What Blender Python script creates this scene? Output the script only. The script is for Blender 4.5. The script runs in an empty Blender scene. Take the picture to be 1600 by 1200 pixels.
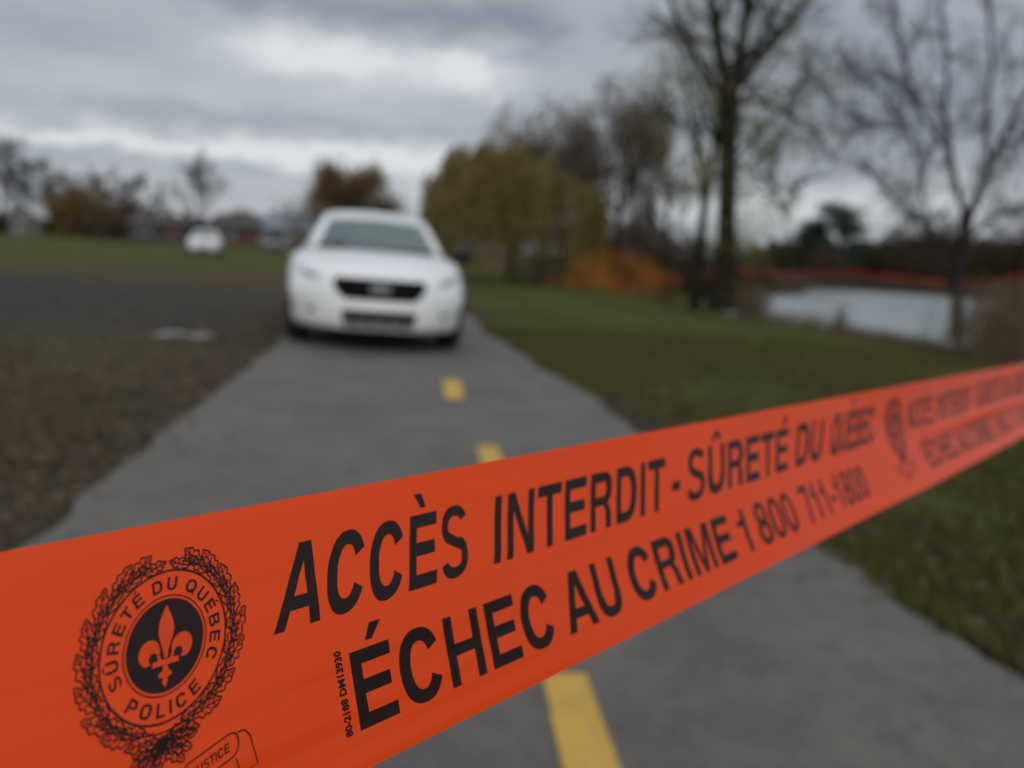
import bpy, bmesh, math, random
import numpy as np
from mathutils import Vector, Matrix
from mathutils.bvhtree import BVHTree

sc = bpy.context.scene
R = math.radians
# ------------------------------------------------------------------ camera
F_PX = 1350.0                       # focal length in pixels of the 1600 px wide photograph
CAM_H = 1.08
PITCH, ROLL = R(8.62), R(3.15)
_f = Vector((0, math.cos(PITCH), -math.sin(PITCH)))
_r0 = Vector((1, 0, 0)); _u0 = _r0.cross(_f)
RIGHT = _r0 * math.cos(ROLL) + _u0 * math.sin(ROLL)
UP = _u0 * math.cos(ROLL) - _r0 * math.sin(ROLL)
CAM = Vector((0, 0, CAM_H))
CM = Matrix(((RIGHT.x, UP.x, -_f.x, CAM.x), (RIGHT.y, UP.y, -_f.y, CAM.y), (RIGHT.z, UP.z, -_f.z, CAM.z), (0, 0, 0, 1)))
cd = bpy.data.cameras.new("camera"); cam = bpy.data.objects.new("camera", cd)
sc.collection.objects.link(cam); cam.matrix_world = CM; sc.camera = cam
cd.sensor_width = 36.0; cd.lens = 36.0 * F_PX / 1600.0
cd.clip_start = 0.01; cd.clip_end = 6000
cd.dof.use_dof = True; cd.dof.focus_distance = 0.232
APERTURE = 0.0037                   # lens opening in metres
cd.dof.aperture_fstop = (cd.lens / 1000.0) / APERTURE
cd.dof.aperture_blades = 0

# ------------------------------------------------------------------ world: broken overcast
SUN_EL, SUN_AZ = R(32), R(172)      # azimuth clockwise from +Y (behind the camera, to the left)
w = bpy.data.worlds.new("World"); sc.world = w; w.use_nodes = True
nt = w.node_tree; nt.nodes.clear(); N = nt.nodes; L = nt.links
def nd(t, **k):
    n = N.new(t)
    for a, b in k.items(): setattr(n, a, b)
    return n
def mth(op, a, b=None, c=None):
    n = nd('ShaderNodeMath', operation=op)
    for i, v in enumerate((a, b, c)):
        if v is None: continue
        if isinstance(v, (int, float)): n.inputs[i].default_value = v
        else: L.new(v, n.inputs[i])
    return n.outputs[0]
tc = nd('ShaderNodeTexCoord'); sep = nd('ShaderNodeSeparateXYZ'); L.new(tc.outputs['Generated'], sep.inputs[0])
X, Y, Z = sep.outputs
az = mth('ARCTAN2', X, Y); el = mth('ARCSINE', Z)
zz = mth('ADD', mth('MAXIMUM', Z, 0.0), 0.10)
cmb = nd('ShaderNodeCombineXYZ'); L.new(mth('DIVIDE', X, zz), cmb.inputs[0]); L.new(mth('DIVIDE', Y, zz), cmb.inputs[1])
def noise(vec, scale, detail=6, rough=.55, dist=0.0):
    n = nd('ShaderNodeTexNoise'); n.inputs['Scale'].default_value = scale; n.inputs['Detail'].default_value = detail
    n.inputs['Roughness'].default_value = rough; n.inputs['Distortion'].default_value = dist
    L.new(vec, n.inputs['Vector']); return n.outputs['Fac']
n1 = noise(cmb.outputs[0], .42, 7, .55, .4); n2 = noise(cmb.outputs[0], 1.5, 6, .6, .2)
cm2 = nd('ShaderNodeCombineXYZ'); L.new(az, cm2.inputs[0]); L.new(mth('MULTIPLY', el, 2.6), cm2.inputs[1])
w1 = noise(cm2.outputs[0], 7.0, 5, .6); w2 = noise(cm2.outputs[0], 17.0, 5, .6)
azd = mth('ADD', az, mth('MULTIPLY', mth('SUBTRACT', w1, .5), .20))
eld = mth('ADD', el, mth('MULTIPLY', mth('SUBTRACT', w2, .5), .055))
def blob(px, py, sx, sy):
    d = (RIGHT * ((px - 800) / F_PX) + UP * (-(py - 600) / F_PX) + _f).normalized()
    a0, e0 = math.atan2(d.x, d.y), math.asin(d.z)
    u = mth('DIVIDE', mth('SUBTRACT', azd, a0), sx / F_PX); v = mth('DIVIDE', mth('SUBTRACT', eld, e0), sy / F_PX)
    s = mth('ADD', mth('MULTIPLY', u, u), mth('MULTIPLY', v, v))
    return mth('EXPONENT', mth('MULTIPLY', s, -1.0))
val = mth('MULTIPLY_ADD', mth('SUBTRACT', n1, .5), .42, .555)
val = mth('ADD', val, mth('MULTIPLY', mth('SUBTRACT', n2, .5), .13))
for (px, py, sx, sy, a) in [(450, 78, 130, 26, .20), (590, 100, 160, 28, .22), (745, 115, 60, 32, .28), (200, 125, 260, 30, .03), (90, 60, 180, 26, -.10), (60, 140, 160, 40, .04),
                            (250, 226, 420, 15, .30), (560, 240, 160, 22, .22), (60, 22, 220, 22, -.06), (620, 18, 330, 24, -.24), (850, 62, 60, 50, -.12), (960, 30, 200, 60, -.04), (420, 190, 360, 16, -.13), (330, 120, 300, 60, .08),
                            (380, 268, 400, 12, -.08), (640, 290, 200, 26, .16), (1230, 325, 190, 26, .26), (1040, 262, 130, 30, .18), (1420, 90, 300, 120, -.12), (1230, 210, 160, 40, -.04), (895, 40, 40, 24, .16), (1500, 290, 120, 30, .12)]:
    val = mth('ADD', val, mth('MULTIPLY', blob(px, py, sx, sy), a))
rmp = nd('ShaderNodeValToRGB'); L.new(val, rmp.inputs[0])
cr = rmp.color_ramp
cr.elements[0].position = .12; cr.elements[0].color = (.185, .215, .27, 1)
cr.elements[1].position = .85; cr.elements[1].color = (.80, .83, .86, 1)
e = cr.elements.new(.40); e.color = (.335, .375, .430, 1)
e = cr.elements.new(.62); e.color = (.53, .56, .605, 1)
# brighter towards the zenith, as an overcast sky is, and below the horizon a dull ground tone
up = mth('MULTIPLY_ADD', mth('MAXIMUM', mth('SUBTRACT', Z, .30), 0.0), 0.95, 1.0)
mulc = nd('ShaderNodeVectorMath', operation='SCALE'); L.new(rmp.outputs[0], mulc.inputs[0]); L.new(up, mulc.inputs['Scale'])
bgc = nd('ShaderNodeBackground'); L.new(mulc.outputs[0], bgc.inputs[0]); bgc.inputs[1].default_value = .92
sky = nd('ShaderNodeTexSky', sky_type='NISHITA', sun_disc=False, sun_elevation=SUN_EL, sun_rotation=SUN_AZ)
bgs = nd('ShaderNodeBackground'); L.new(sky.outputs[0], bgs.inputs[0]); bgs.inputs[1].default_value = .06
mx = nd('ShaderNodeMixShader'); mx.inputs[0].default_value = .93
L.new(bgs.outputs[0], mx.inputs[1]); L.new(bgc.outputs[0], mx.inputs[2])
wo = nd('ShaderNodeOutputWorld'); L.new(mx.outputs[0], wo.inputs[0])

sd = bpy.data.lights.new("sun", 'SUN'); sd.energy = 1.05; sd.angle = R(25); sd.color = (1.0, .97, .93)
so = bpy.data.objects.new("sun", sd); sc.collection.objects.link(so)
sdir = Vector((math.sin(SUN_AZ) * math.cos(SUN_EL), math.cos(SUN_AZ) * math.cos(SUN_EL), math.sin(SUN_EL)))
so.rotation_euler = (-sdir).to_track_quat('-Z', 'Y').to_euler()
sc.view_settings.view_transform = 'Standard'; sc.view_settings.look = 'None'
sc.view_settings.exposure = 0.0; sc.view_settings.gamma = 1.0
sc.cycles.use_denoising = True; sc.cycles.max_bounces = 8; sc.cycles.transparent_max_bounces = 16
sc.cycles.sample_clamp_indirect = 4.0

# ------------------------------------------------------------------ helpers
def ray(px, py): return RIGHT * ((px - 800) / F_PX) + UP * (-(py - 600) / F_PX) + _f
def gp(px, py, z=0.0):              # ground point seen at a pixel of the photograph
    r = ray(px, py); t = (z - CAM_H) / r.z; return CAM + r * t
def loc(px, D, z=0.0):              # point at distance D in column px
    k = (px - 800) / F_PX           # (x,D,z-h).R = k (x,D,z-h).F
    dz = z - CAM_H
    x = (k * (D * _f.y + dz * _f.z) - (D * RIGHT.y + dz * RIGHT.z)) / (RIGHT.x - k * _f.x)
    return Vector((x, D, z))
def hz(px): return 395 + .055 * (px - 800)
def zat(px, py, D): return CAM_H - (py - hz(px)) * D / F_PX      # height seen at row py, distance D
def S(*c):                          # sRGB 0-255 -> linear
    return tuple(((v / 255) / 12.92 if v / 255 <= .04045 else ((v / 255 + .055) / 1.055) ** 2.4) for v in c)

class NT:
    def __init__(s, m): s.t = m.node_tree; s.N = s.t.nodes; s.L = s.t.links
    def n(s, t, **k):
        x = s.N.new(t)
        for a, b in k.items(): setattr(x, a, b)
        return x
def mat(name, col, rough=.6, metal=0, col2=None, scale=8, detail=5, bump=0, bscale=None, spec=.5, coat=0, island=None, mid=(.35, .65), trans=0):
    m = bpy.data.materials.new(name); m.use_nodes = True; h = NT(m)
    b = h.N['Principled BSDF']; b.inputs['Roughness'].default_value = rough; b.inputs['Metallic'].default_value = metal
    b.inputs['Specular IOR Level'].default_value = spec; b.inputs['Coat Weight'].default_value = coat
    b.inputs['Base Color'].default_value = (*col, 1)
    tcx = h.n('ShaderNodeTexCoord'); cs = None
    if col2 is not None:
        nz = h.n('ShaderNodeTexNoise'); nz.inputs['Scale'].default_value = scale; nz.inputs['Detail'].default_value = detail
        nz.inputs['Roughness'].default_value = .6
        h.L.new(tcx.outputs['Object'], nz.inputs['Vector'])
        rp = h.n('ShaderNodeValToRGB'); h.L.new(nz.outputs['Fac'], rp.inputs[0])
        rp.color_ramp.elements[0].position = mid[0]; rp.color_ramp.elements[1].position = mid[1]
        rp.color_ramp.elements[0].color = (*col, 1); rp.color_ramp.elements[1].color = (*col2, 1)
        cs = rp.outputs[0]
    if island is not None:          # every leaf its own tone
        g = h.n('ShaderNodeNewGeometry'); r2 = h.n('ShaderNodeValToRGB'); h.L.new(g.outputs['Random Per Island'], r2.inputs[0])
        r2.color_ramp.elements[0].color = (*col, 1); r2.color_ramp.elements[1].color = (*island, 1)
        if cs is not None:
            mxr = h.n('ShaderNodeMix', data_type='RGBA'); mxr.inputs[0].default_value = .5
            h.L.new(cs, mxr.inputs[6]); h.L.new(r2.outputs[0], mxr.inputs[7]); cs = mxr.outputs[2]
        else: cs = r2.outputs[0]
    if cs is not None: h.L.new(cs, b.inputs['Base Color'])
    if bump:
        n2 = h.n('ShaderNodeTexNoise'); n2.inputs['Scale'].default_value = bscale or scale * 4; n2.inputs['Detail'].default_value = 6
        h.L.new(tcx.outputs['Object'], n2.inputs['Vector'])
        bp = h.n('ShaderNodeBump'); bp.inputs['Strength'].default_value = bump; h.L.new(n2.outputs['Fac'], bp.inputs['Height'])
        h.L.new(bp.outputs[0], b.inputs['Normal'])
    if trans:
        tr = h.n('ShaderNodeBsdfTranslucent')
        if cs is not None: h.L.new(cs, tr.inputs[0])
        else: tr.inputs[0].default_value = (*col, 1)
        ms = h.n('ShaderNodeMixShader'); ms.inputs[0].default_value = trans
        h.L.new(b.outputs[0], ms.inputs[1]); h.L.new(tr.outputs[0], ms.inputs[2])
        h.L.new(ms.outputs[0], h.N['Material Output'].inputs[0])
    return m

class MB:
    def __init__(s): s.v = []; s.f = []; s.mi = []
    def add(s, vs, fs, mi=0):
        o = len(s.v); s.v += [tuple(p) for p in vs]; s.f += [tuple(i + o for i in f) for f in fs]; s.mi += [mi] * len(fs)
    def box(s, x0, x1, y0, y1, z0, z1, mi=0, M=None):
        vs = [Vector((x, y, z)) for z in (z0, z1) for y in (y0, y1) for x in (x0, x1)]
        if M: vs = [M @ p for p in vs]
        s.add(vs, [(0, 2, 3, 1), (4, 5, 7, 6), (0, 1, 5, 4), (2, 6, 7, 3), (0, 4, 6, 2), (1, 3, 7, 5)], mi)
    def tube(s, pts, rads, n=6, mi=0, cap=False):
        vs = []; fs = []; prev = None
        for i, p in enumerate(pts):
            d = (pts[min(i + 1, len(pts) - 1)] - pts[max(i - 1, 0)])
            if d.length < 1e-9: d = Vector((0, 0, 1))
            d.normalize()
            if prev is None:
                a = d.orthogonal().normalized()
            else:
                a = prev - d * prev.dot(d)
                a = a.normalized() if a.length > 1e-6 else d.orthogonal().normalized()
            prev = a; b = d.cross(a)
            for k in range(n):
                t = 2 * math.pi * k / n; vs.append(p + (a * math.cos(t) + b * math.sin(t)) * rads[i])
        for i in range(len(pts) - 1):
            for k in range(n): fs.append((i * n + k, i * n + (k + 1) % n, (i + 1) * n + (k + 1) % n, (i + 1) * n + k))
        if cap: fs += [tuple(range(n))[::-1], tuple((len(pts) - 1) * n + k for k in range(n))]
        s.add(vs, fs, mi)
    def build(s, name, mats, parent=None, smooth=False):
        me = bpy.data.meshes.new(name); me.from_pydata(s.v, [], s.f)
        for m in (mats if isinstance(mats, (list, tuple)) else [mats]): me.materials.append(m)
        if len(me.materials) > 1: me.polygons.foreach_set('material_index', s.mi)
        if smooth: me.polygons.foreach_set('use_smooth', [True] * len(me.polygons))
        me.update()
        return link(name, me, parent)
def link(name, me, parent=None):
    o = bpy.data.objects.new(name, me); sc.collection.objects.link(o); o.parent = parent; return o
def empty(name, l=(0, 0, 0), rz=0):
    o = bpy.data.objects.new(name, None); sc.collection.objects.link(o); o.location = l; o.rotation_euler = (0, 0, rz)
    o.empty_display_size = .2; return o
def tag(o, label=None, cat=None, group=None, kind=None):
    for k, v in (('label', label), ('category', cat), ('group', group), ('kind', kind)):
        if v: o[k] = v
    return o
def kids(o): return [c for c in bpy.data.objects if c.parent is o]
def copy_tree(o, parent=None):
    c = o.copy(); sc.collection.objects.link(c); c.parent = parent
    for ch in kids(o): copy_tree(ch, c)
    return c
def sstep(a, b, x): t = np.clip((x - a) / (b - a), 0, 1); return t * t * (3 - 2 * t)
_rs = np.random.RandomState(5); _lat = _rs.rand(64, 64)
def vnoise(x, y):                   # smooth value noise
    xi = np.floor(x).astype(int); yi = np.floor(y).astype(int); fx = x - xi; fy = y - yi
    fx = fx * fx * (3 - 2 * fx); fy = fy * fy * (3 - 2 * fy); g = lambda a, b: _lat[a % 64, b % 64]
    return (g(xi, yi) * (1 - fx) + g(xi + 1, yi) * fx) * (1 - fy) + (g(xi, yi + 1) * (1 - fx) + g(xi + 1, yi + 1) * fx) * fy
def fbm(x, y, o=4): return sum(vnoise(x * 2 ** i + 7 * i, y * 2 ** i + 3 * i) / 2 ** (i + 1) for i in range(o))

# ------------------------------------------------------------------ terrain
WATER_Z = -0.5
shore = [gp(1172, 476, WATER_Z), gp(1192, 492, WATER_Z), gp(1235, 503, WATER_Z), gp(1290, 514, WATER_Z), gp(1360, 519, WATER_Z),
         gp(1430, 525, WATER_Z), gp(1500, 534, WATER_Z), gp(1580, 550, WATER_Z), gp(1700, 585, WATER_Z), gp(1900, 640, WATER_Z), gp(2600, 800, WATER_Z),
         Vector((70, 8, 0)), Vector((110, 30, 0)), Vector((95, 62, 0)),
         gp(1700, 478, WATER_Z), gp(1560, 469, WATER_Z), gp(1430, 459, WATER_Z), gp(1330, 454, WATER_Z), gp(1262, 449, WATER_Z), gp(1230, 447, WATER_Z), gp(1205, 453, WATER_Z), gp(1186, 462, WATER_Z)]
SP = np.array([(p.x, p.y) for p in shore])
def sdf(x, y):                      # signed distance to the lake outline, negative inside
    d = np.full(x.shape, 1e9); ins = np.zeros(x.shape, bool); n = len(SP)
    for i in range(n):
        a = SP[i]; b = SP[(i + 1) % n]; e = b - a
        t = np.clip(((x - a[0]) * e[0] + (y - a[1]) * e[1]) / (e @ e), 0, 1)
        d = np.minimum(d, np.hypot(x - a[0] - t * e[0], y - a[1] - t * e[1]))
        c = ((a[1] > y) != (b[1] > y)); xi = (b[0] - a[0]) * (y - a[1]) / (b[1] - a[1] + 1e-12) + a[0]
        ins ^= c & (x < xi)
    return np.where(ins, -d, d)
def height(x, y):
    x = np.asarray(x, float); y = np.asarray(y, float)
    d = sdf(x, y) + .8 * (fbm(x * .5, y * .5) - .5)
    z = np.where(d > 0, -.54 + .54 * sstep(0, 6.5, d), -.54 - .8 * sstep(0, 5, -d))
    far = sstep(8, 30, np.hypot(x, y))
    z = z + far * .10 * (fbm(x * .09, y * .09) - .5) * sstep(2, 8, d)
    z = z + crossfall(x, y)
    return z + (.016 * (fbm(x * 1.7, y * 1.7) - .5) - .012) * sstep(.3, 1, d)
def crossfall(x, y):               # the path leans to its right where the car stands
    d = np.asarray(x, float) - (-1.45 - .16 * (np.asarray(y, float) - 9)); return -.0236 * np.clip(d, -1.6, 1.6) * sstep(5.5, 8, y) * (1 - sstep(15, 22, y)) * (1 - sstep(2, 4.5, np.abs(d)))
def hz_at(x, y): return float(height(np.array([x]), np.array([y]))[0])

def axis(lo, hi, fine, n):          # spacing grows away from zero
    t = np.linspace(-1, 1, n); k = 6.2
    a = np.sinh(k * t) / math.sinh(k) * hi; return a
xs = axis(-1500, 1500, .1, 341); ys = axis(-1500, 1500, .1, 361) + 6.0
gx, gy = np.meshgrid(xs, ys); H = height(gx, gy)
path_l = lambda y: None
# path edges, measured on the ground
PL = [gp(-420, 1190), gp(-110, 960), gp(60, 832), gp(232, 701), gp(330, 625), gp(441, 541)]
PR = [gp(1900, 1230), gp(1600, 1052), gp(1500, 1003), gp(1390, 938), gp(1283, 866), gp(1160, 775), gp(1020, 682), gp(905, 603), gp(810, 545), gp(762, 516)]
path_dir = (ray(612, hz(612))); path_dir.z = 0; path_dir.normalize()
def edge(pts, side):
    P = [Vector((p.x, p.y)) for p in pts]; a = P[0]; b = P[1]
    back = (Vector((a.x, a.y)) - Vector((b.x, b.y))); 
    P = [Vector((a.x + side * .35, -1.0)), Vector((a.x + side * .3, -12.0))][::-1] + P if a.y > -1 else P
    q = P[-1]; d = Vector((path_dir.x, path_dir.y)); nrm = Vector((-d.y, d.x))
    for k, s in enumerate((4, 9, 16, 25, 40, 60, 90)):
        P.append(q + d * s)
    return P
EL, ER = edge(PL, -1), edge(PR, 1)
def along(P, y):
    for a, b in zip(P, P[1:]):
        if (a.y <= y <= b.y) or (b.y <= y <= a.y): return a.x + (b.x - a.x) * (y - a.y) / (b.y - a.y + 1e-9)
    return P[-1].x
m = MB(); yv = [-12 + .5 * i for i in range(24)] + [0 + .06 * i for i in range(250)] + [15 + .8 * i for i in range(90)]
yv = [y for y in yv if y < ER[-1].y and y < EL[-1].y]
NX = 14
for y in yv:
    jl = .28 * (float(fbm(np.array(y * 1.1), np.array(3.3))) - .5) + .07 * (float(fbm(np.array(y * 6.), np.array(9.3))) - .5)
    jr = .36 * (float(fbm(np.array(y * 1.3), np.array(13.3))) - .5) + .09 * (float(fbm(np.array(y * 6.), np.array(29.3))) - .5)
    a, b = along(EL, y) + jl, along(ER, y) + jr
    for i in range(NX + 1):
        t = i / NX; zz_ = .022 - .016 * (abs(2 * t - 1) ** 6) + float(crossfall(a + (b - a) * t, y))
        m.v.append((a + (b - a) * t, y, zz_))
for j in range(len(yv) - 1):
    for i in range(NX): m.f.append((j * (NX + 1) + i, j * (NX + 1) + i + 1, (j + 1) * (NX + 1) + i + 1, (j + 1) * (NX + 1) + i)); m.mi.append(0)
# asphalt
am = bpy.data.materials.new("asphalt"); am.use_nodes = True; h = NT(am); b = h.N['Principled BSDF']
tcx = h.n('ShaderNodeTexCoord')
def nz_(h, vec, scale, det=5, rough=.6):
    n = h.n('ShaderNodeTexNoise'); n.inputs['Scale'].default_value = scale; n.inputs['Detail'].default_value = det; n.inputs['Roughness'].default_value = rough
    h.L.new(vec, n.inputs['Vector']); return n.outputs['Fac']
def ramp_(h, fac, stops):
    r = h.n('ShaderNodeValToRGB'); h.L.new(fac, r.inputs[0]); els = r.color_ramp.elements
    while len(els) < len(stops): els.new(.5)
    for e_, (p, c) in zip(els, stops): e_.position = p; e_.color = (*c, 1) if len(c) == 3 else c
    return r.outputs[0]
def mixc(h, fac, a, b_, mode='MIX'):
    n = h.n('ShaderNodeMix', data_type='RGBA', blend_type=mode)
    if isinstance(fac, (int, float)): n.inputs[0].default_value = fac
    else: h.L.new(fac, n.inputs[0])
    for i, v in ((6, a), (7, b_)):
        if isinstance(v, tuple): n.inputs[i].default_value = (*v, 1)
        else: h.L.new(v, n.inputs[i])
    return n.outputs[2]
O = tcx.outputs['Object']
c1 = ramp_(h, nz_(h, O, 1.3, 6), [(.28, (.110, .101, .089)), (.5, (.142, .131, .115)), (.72, (.172, .158, .138))])
c2 = ramp_(h, nz_(h, O, 9, 6, .7), [(.32, (.76, .76, .77)), (.5, (1, 1, 1)), (.68, (1.15, 1.14, 1.12))])
c3 = ramp_(h, nz_(h, O, 130, 4, .85), [(.36, (.40, .40, .40)), (.5, (.95, .95, .95)), (.68, (1.7, 1.66, 1.6))])
cc = mixc(h, 1.0, mixc(h, 1.0, c1, c2, 'MULTIPLY'), c3, 'MULTIPLY')
h.L.new(cc, b.inputs['Base Color']); b.inputs['Roughness'].default_value = .82
bp = h.n('ShaderNodeBump'); bp.inputs['Strength'].default_value = .6; bp.inputs['Distance'].default_value = .01
h.L.new(nz_(h, O, 90, 5, .8), bp.inputs['Height']); h.L.new(bp.outputs[0], b.inputs['Normal'])
tag(m.build('path', am), kind='structure')

# ground masks: real patches of grass, gravel, dry grass and leaf litter
px_l = np.interp(gy.ravel(), [p.y for p in EL], [p.x for p in EL]).reshape(gx.shape)
px_r = np.interp(gy.ravel(), [p.y for p in ER], [p.x for p in ER]).reshape(gx.shape)
left = gx < (px_l + px_r) / 2
dl = px_l - gx; dr = gx - px_r
n_a = fbm(gx * .35, gy * .35); n_b = fbm(gx * 1.4 + 5, gy * 1.4)
yy = gy + 5 * (n_a - .5) + .8 * (n_b - .5)
gravel = np.where(left, np.clip(1.9 - 1.9 * n_b + .5 * (n_a - .5), .35, 1) * sstep(6.6, 10.2, yy - .18 * gx * 0) * (1 - sstep(15.5, 20.5, yy + .10 * gx)), 0)
dry = np.where(left, sstep(14.5, 20, yy) * (1 - sstep(24, 40, yy - .25 * gx * 1.0)), .0)
dry = np.maximum(dry, np.where(left & (gy < 9), .55 + .8 * (n_b - .5), 0) * (1 - gravel))
# brown soil along the path edges
e_r = (1 - sstep(.12, .55, dr + .5 * (n_b - .5))) * (~left); e_l = (1 - sstep(.3, 1.6, dl + 1.2 * (n_b - .5))) * left
soil = np.maximum(e_r, e_l * .8); dlake = sdf(gx, gy); soil = np.maximum(soil, 1 - sstep(.2, 1.8, dlake))
far_brown = np.where((~left) & (gy > 45), sstep(45, 60, gy), 0) * .8
dry = np.maximum(dry, far_brown)
nx, ny = len(xs), len(ys)
V_ = np.stack([gx.ravel(), gy.ravel(), H.ravel()], 1)
idx = np.arange(nx * ny).reshape(ny, nx)
Fq = np.stack([idx[:-1, :-1].ravel(), idx[:-1, 1:].ravel(), idx[1:, 1:].ravel(), idx[1:, :-1].ravel()], 1)
me = bpy.data.meshes.new("ground"); me.from_pydata(V_.tolist(), [], Fq.tolist())
ca = me.color_attributes.new("cover", 'FLOAT_COLOR', 'POINT')
ca.data.foreach_set('color', np.clip(np.stack([gravel.ravel(), dry.ravel(), soil.ravel(), np.ones(nx * ny)], 1), 0, 1).astype(np.float32).ravel())
me.polygons.foreach_set('use_smooth', [True] * len(me.polygons))
gm = bpy.data.materials.new("turf_and_gravel"); gm.use_nodes = True; h = NT(gm); b = h.N['Principled BSDF']
tcx = h.n('ShaderNodeTexCoord'); O = tcx.outputs['Object']
at = h.n('ShaderNodeAttribute', attribute_name='cover'); sp = h.n('ShaderNodeSeparateColor'); h.L.new(at.outputs['Color'], sp.inputs[0])
big = nz_(h, O, .35, 5); md = nz_(h, O, 3.0, 6, .65); fine = nz_(h, O, 40, 5, .75)
grass = mixc(h, 1.0, ramp_(h, big, [(.30, (.046, .060, .018)), (.5, (.076, .086, .023)), (.68, (.122, .108, .036))]),
             ramp_(h, md, [(.3, (.65, .68, .6)), (.7, (1.3, 1.25, 1.2))]), 'MULTIPLY')
dryc = ramp_(h, md, [(.3, (.058, .046, .026)), (.5, (.095, .070, .034)), (.72, (.14, .10, .055))])
grav = ramp_(h, md, [(.28, (.036, .033, .034)), (.5, (.062, .056, .054)), (.72, (.112, .098, .086))])
soilc = ramp_(h, md, [(.3, (.045, .036, .027)), (.7, (.095, .074, .052))])
c = mixc(h, sp.outputs[1], grass, dryc); c = mixc(h, sp.outputs[0], c, grav); c = mixc(h, sp.outputs[2], c, soilc)
c = mixc(h, 1.0, c, ramp_(h, fine, [(.3, (.6, .6, .6)), (.7, (1.35, 1.35, 1.35))]), 'MULTIPLY')
h.L.new(c, b.inputs['Base Color']); b.inputs['Roughness'].default_value = .95; b.inputs['Specular IOR Level'].default_value = .08
bp = h.n('ShaderNodeBump'); bp.inputs['Strength'].default_value = .8; bp.inputs['Distance'].default_value = .03
h.L.new(fine, bp.inputs['Height']); h.L.new(bp.outputs[0], b.inputs['Normal'])
me.materials.append(gm); tag(link('ground', me), kind='structure')

# yellow centre dashes, worn thermoplastic
ym = mat('worn_yellow_paint', (.62, .36, .055), .7, col2=(.42, .27, .07), scale=14, mid=(.42, .75), bump=.3, bscale=120)
def dash(p4, name='lane_dash'):
    m = MB(); n = 24
    a, b_, c_, d_ = p4               # far-left, far-right, near-right, near-left on the ground
    for j in range(n + 1):
        t = j / n; l = a.lerp(d_, t); r = b_.lerp(c_, t)
        for i in range(7):
            s = i / 6; p = l.lerp(r, s)
            k = .006 * (float(vnoise(np.array(j * .9 + p.y), np.array(i * 3.1))) - .5)
            m.v.append((p.x + (k if i in (0, 6) else 0), p.y, .026 + float(crossfall(p.x, p.y))))
    for j in range(n):
        for i in range(6): m.f.append((j * 7 + i, (j + 1) * 7 + i, (j + 1) * 7 + i + 1, j * 7 + i + 1)); m.mi.append(0)
    return m.build(name, ym)
d1 = dash((gp(692, 597), gp(719, 597), gp(725, 628), gp(695, 628)))
d2 = dash((gp(744, 704), gp(776, 704), gp(812, 790), gp(772, 790)))
d3 = dash((gp(846, 1067), gp(914, 1067), gp(1010, 1330), gp(905, 1330)))
for d, t in ((d1, 'small yellow lane dash farthest along the path, nearest the parked cruiser'), (d2, 'yellow lane dash cut off by the top edge of the orange tape'),
             (d3, 'large yellow lane dash at the bottom, below the orange tape')):
    tag(d, t, 'road marking', 'yellow dashes down the middle of the path', 'thing')

# lake
wm = bpy.data.materials.new("lake_water"); wm.use_nodes = True; h = NT(wm); b = h.N['Principled BSDF']
b.inputs['Base Color'].default_value = (.32, .375, .385, 1); b.inputs['Roughness'].default_value = .18; b.inputs['IOR'].default_value = 1.6; b.inputs['Specular IOR Level'].default_value = 1.0
tcx = h.n('ShaderNodeTexCoord'); mp = h.n('ShaderNodeMapping'); mp.inputs['Scale'].default_value = (1, 2.2, 1); h.L.new(tcx.outputs['Object'], mp.inputs[0])
bp = h.n('ShaderNodeBump'); bp.inputs['Strength'].default_value = .7; bp.inputs['Distance'].default_value = .16
h.L.new(nz_(h, mp.outputs[0], 2.4, 4, .55), bp.inputs['Height']); h.L.new(bp.outputs[0], b.inputs['Normal'])
m = MB(); gr = [(SP[:, 0].min() - 2 + i * (SP[:, 0].max() - SP[:, 0].min() + 4) / 20, SP[:, 1].min() - 2 + j * (SP[:, 1].max() - SP[:, 1].min() + 4) / 20) for j in range(21) for i in range(21)]
m.add([(x, y, WATER_Z) for x, y in gr], [(j * 21 + i, j * 21 + i + 1, (j + 1) * 21 + i + 1, (j + 1) * 21 + i) for j in range(20) for i in range(20)])
tag(m.build('water', wm), kind='structure')

# puddle on the gravel
pm = mat('puddle_water', (.09, .08, .075), .20, spec=1.0, col2=(.22, .20, .19), scale=9, bump=.15, bscale=30)
def puddle(px, py, rx, ry, ph, label):
    m = MB(); pc = gp(px, py); n = 48; ring = []
    for i in range(n):
        t = 2 * math.pi * i / n; r = 1 + .22 * math.sin(2 * t + ph) + .16 * math.sin(3 * t + 2 * ph) + .05 * math.sin(7 * t + ph)
        ring.append((pc.x + rx * r * math.cos(t), pc.y + ry * r * math.sin(t), 0))
    m.add([(pc.x, pc.y, 0)] + ring, [(0, i + 1, (i + 1) % n + 1) for i in range(n)])
    pu = m.build('puddle', pm); pu.location.z = float(height(pc.x, pc.y)) + .004; tag(pu, label, 'puddle', 'puddles on the gravel')
puddle(266, 525, .115, .30, 1.0, 'left one of two small bright puddles on the dark gravel')
puddle(312, 529, .125, .26, 2.6, 'right one of two small bright puddles, nearer the police sedan')

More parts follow.
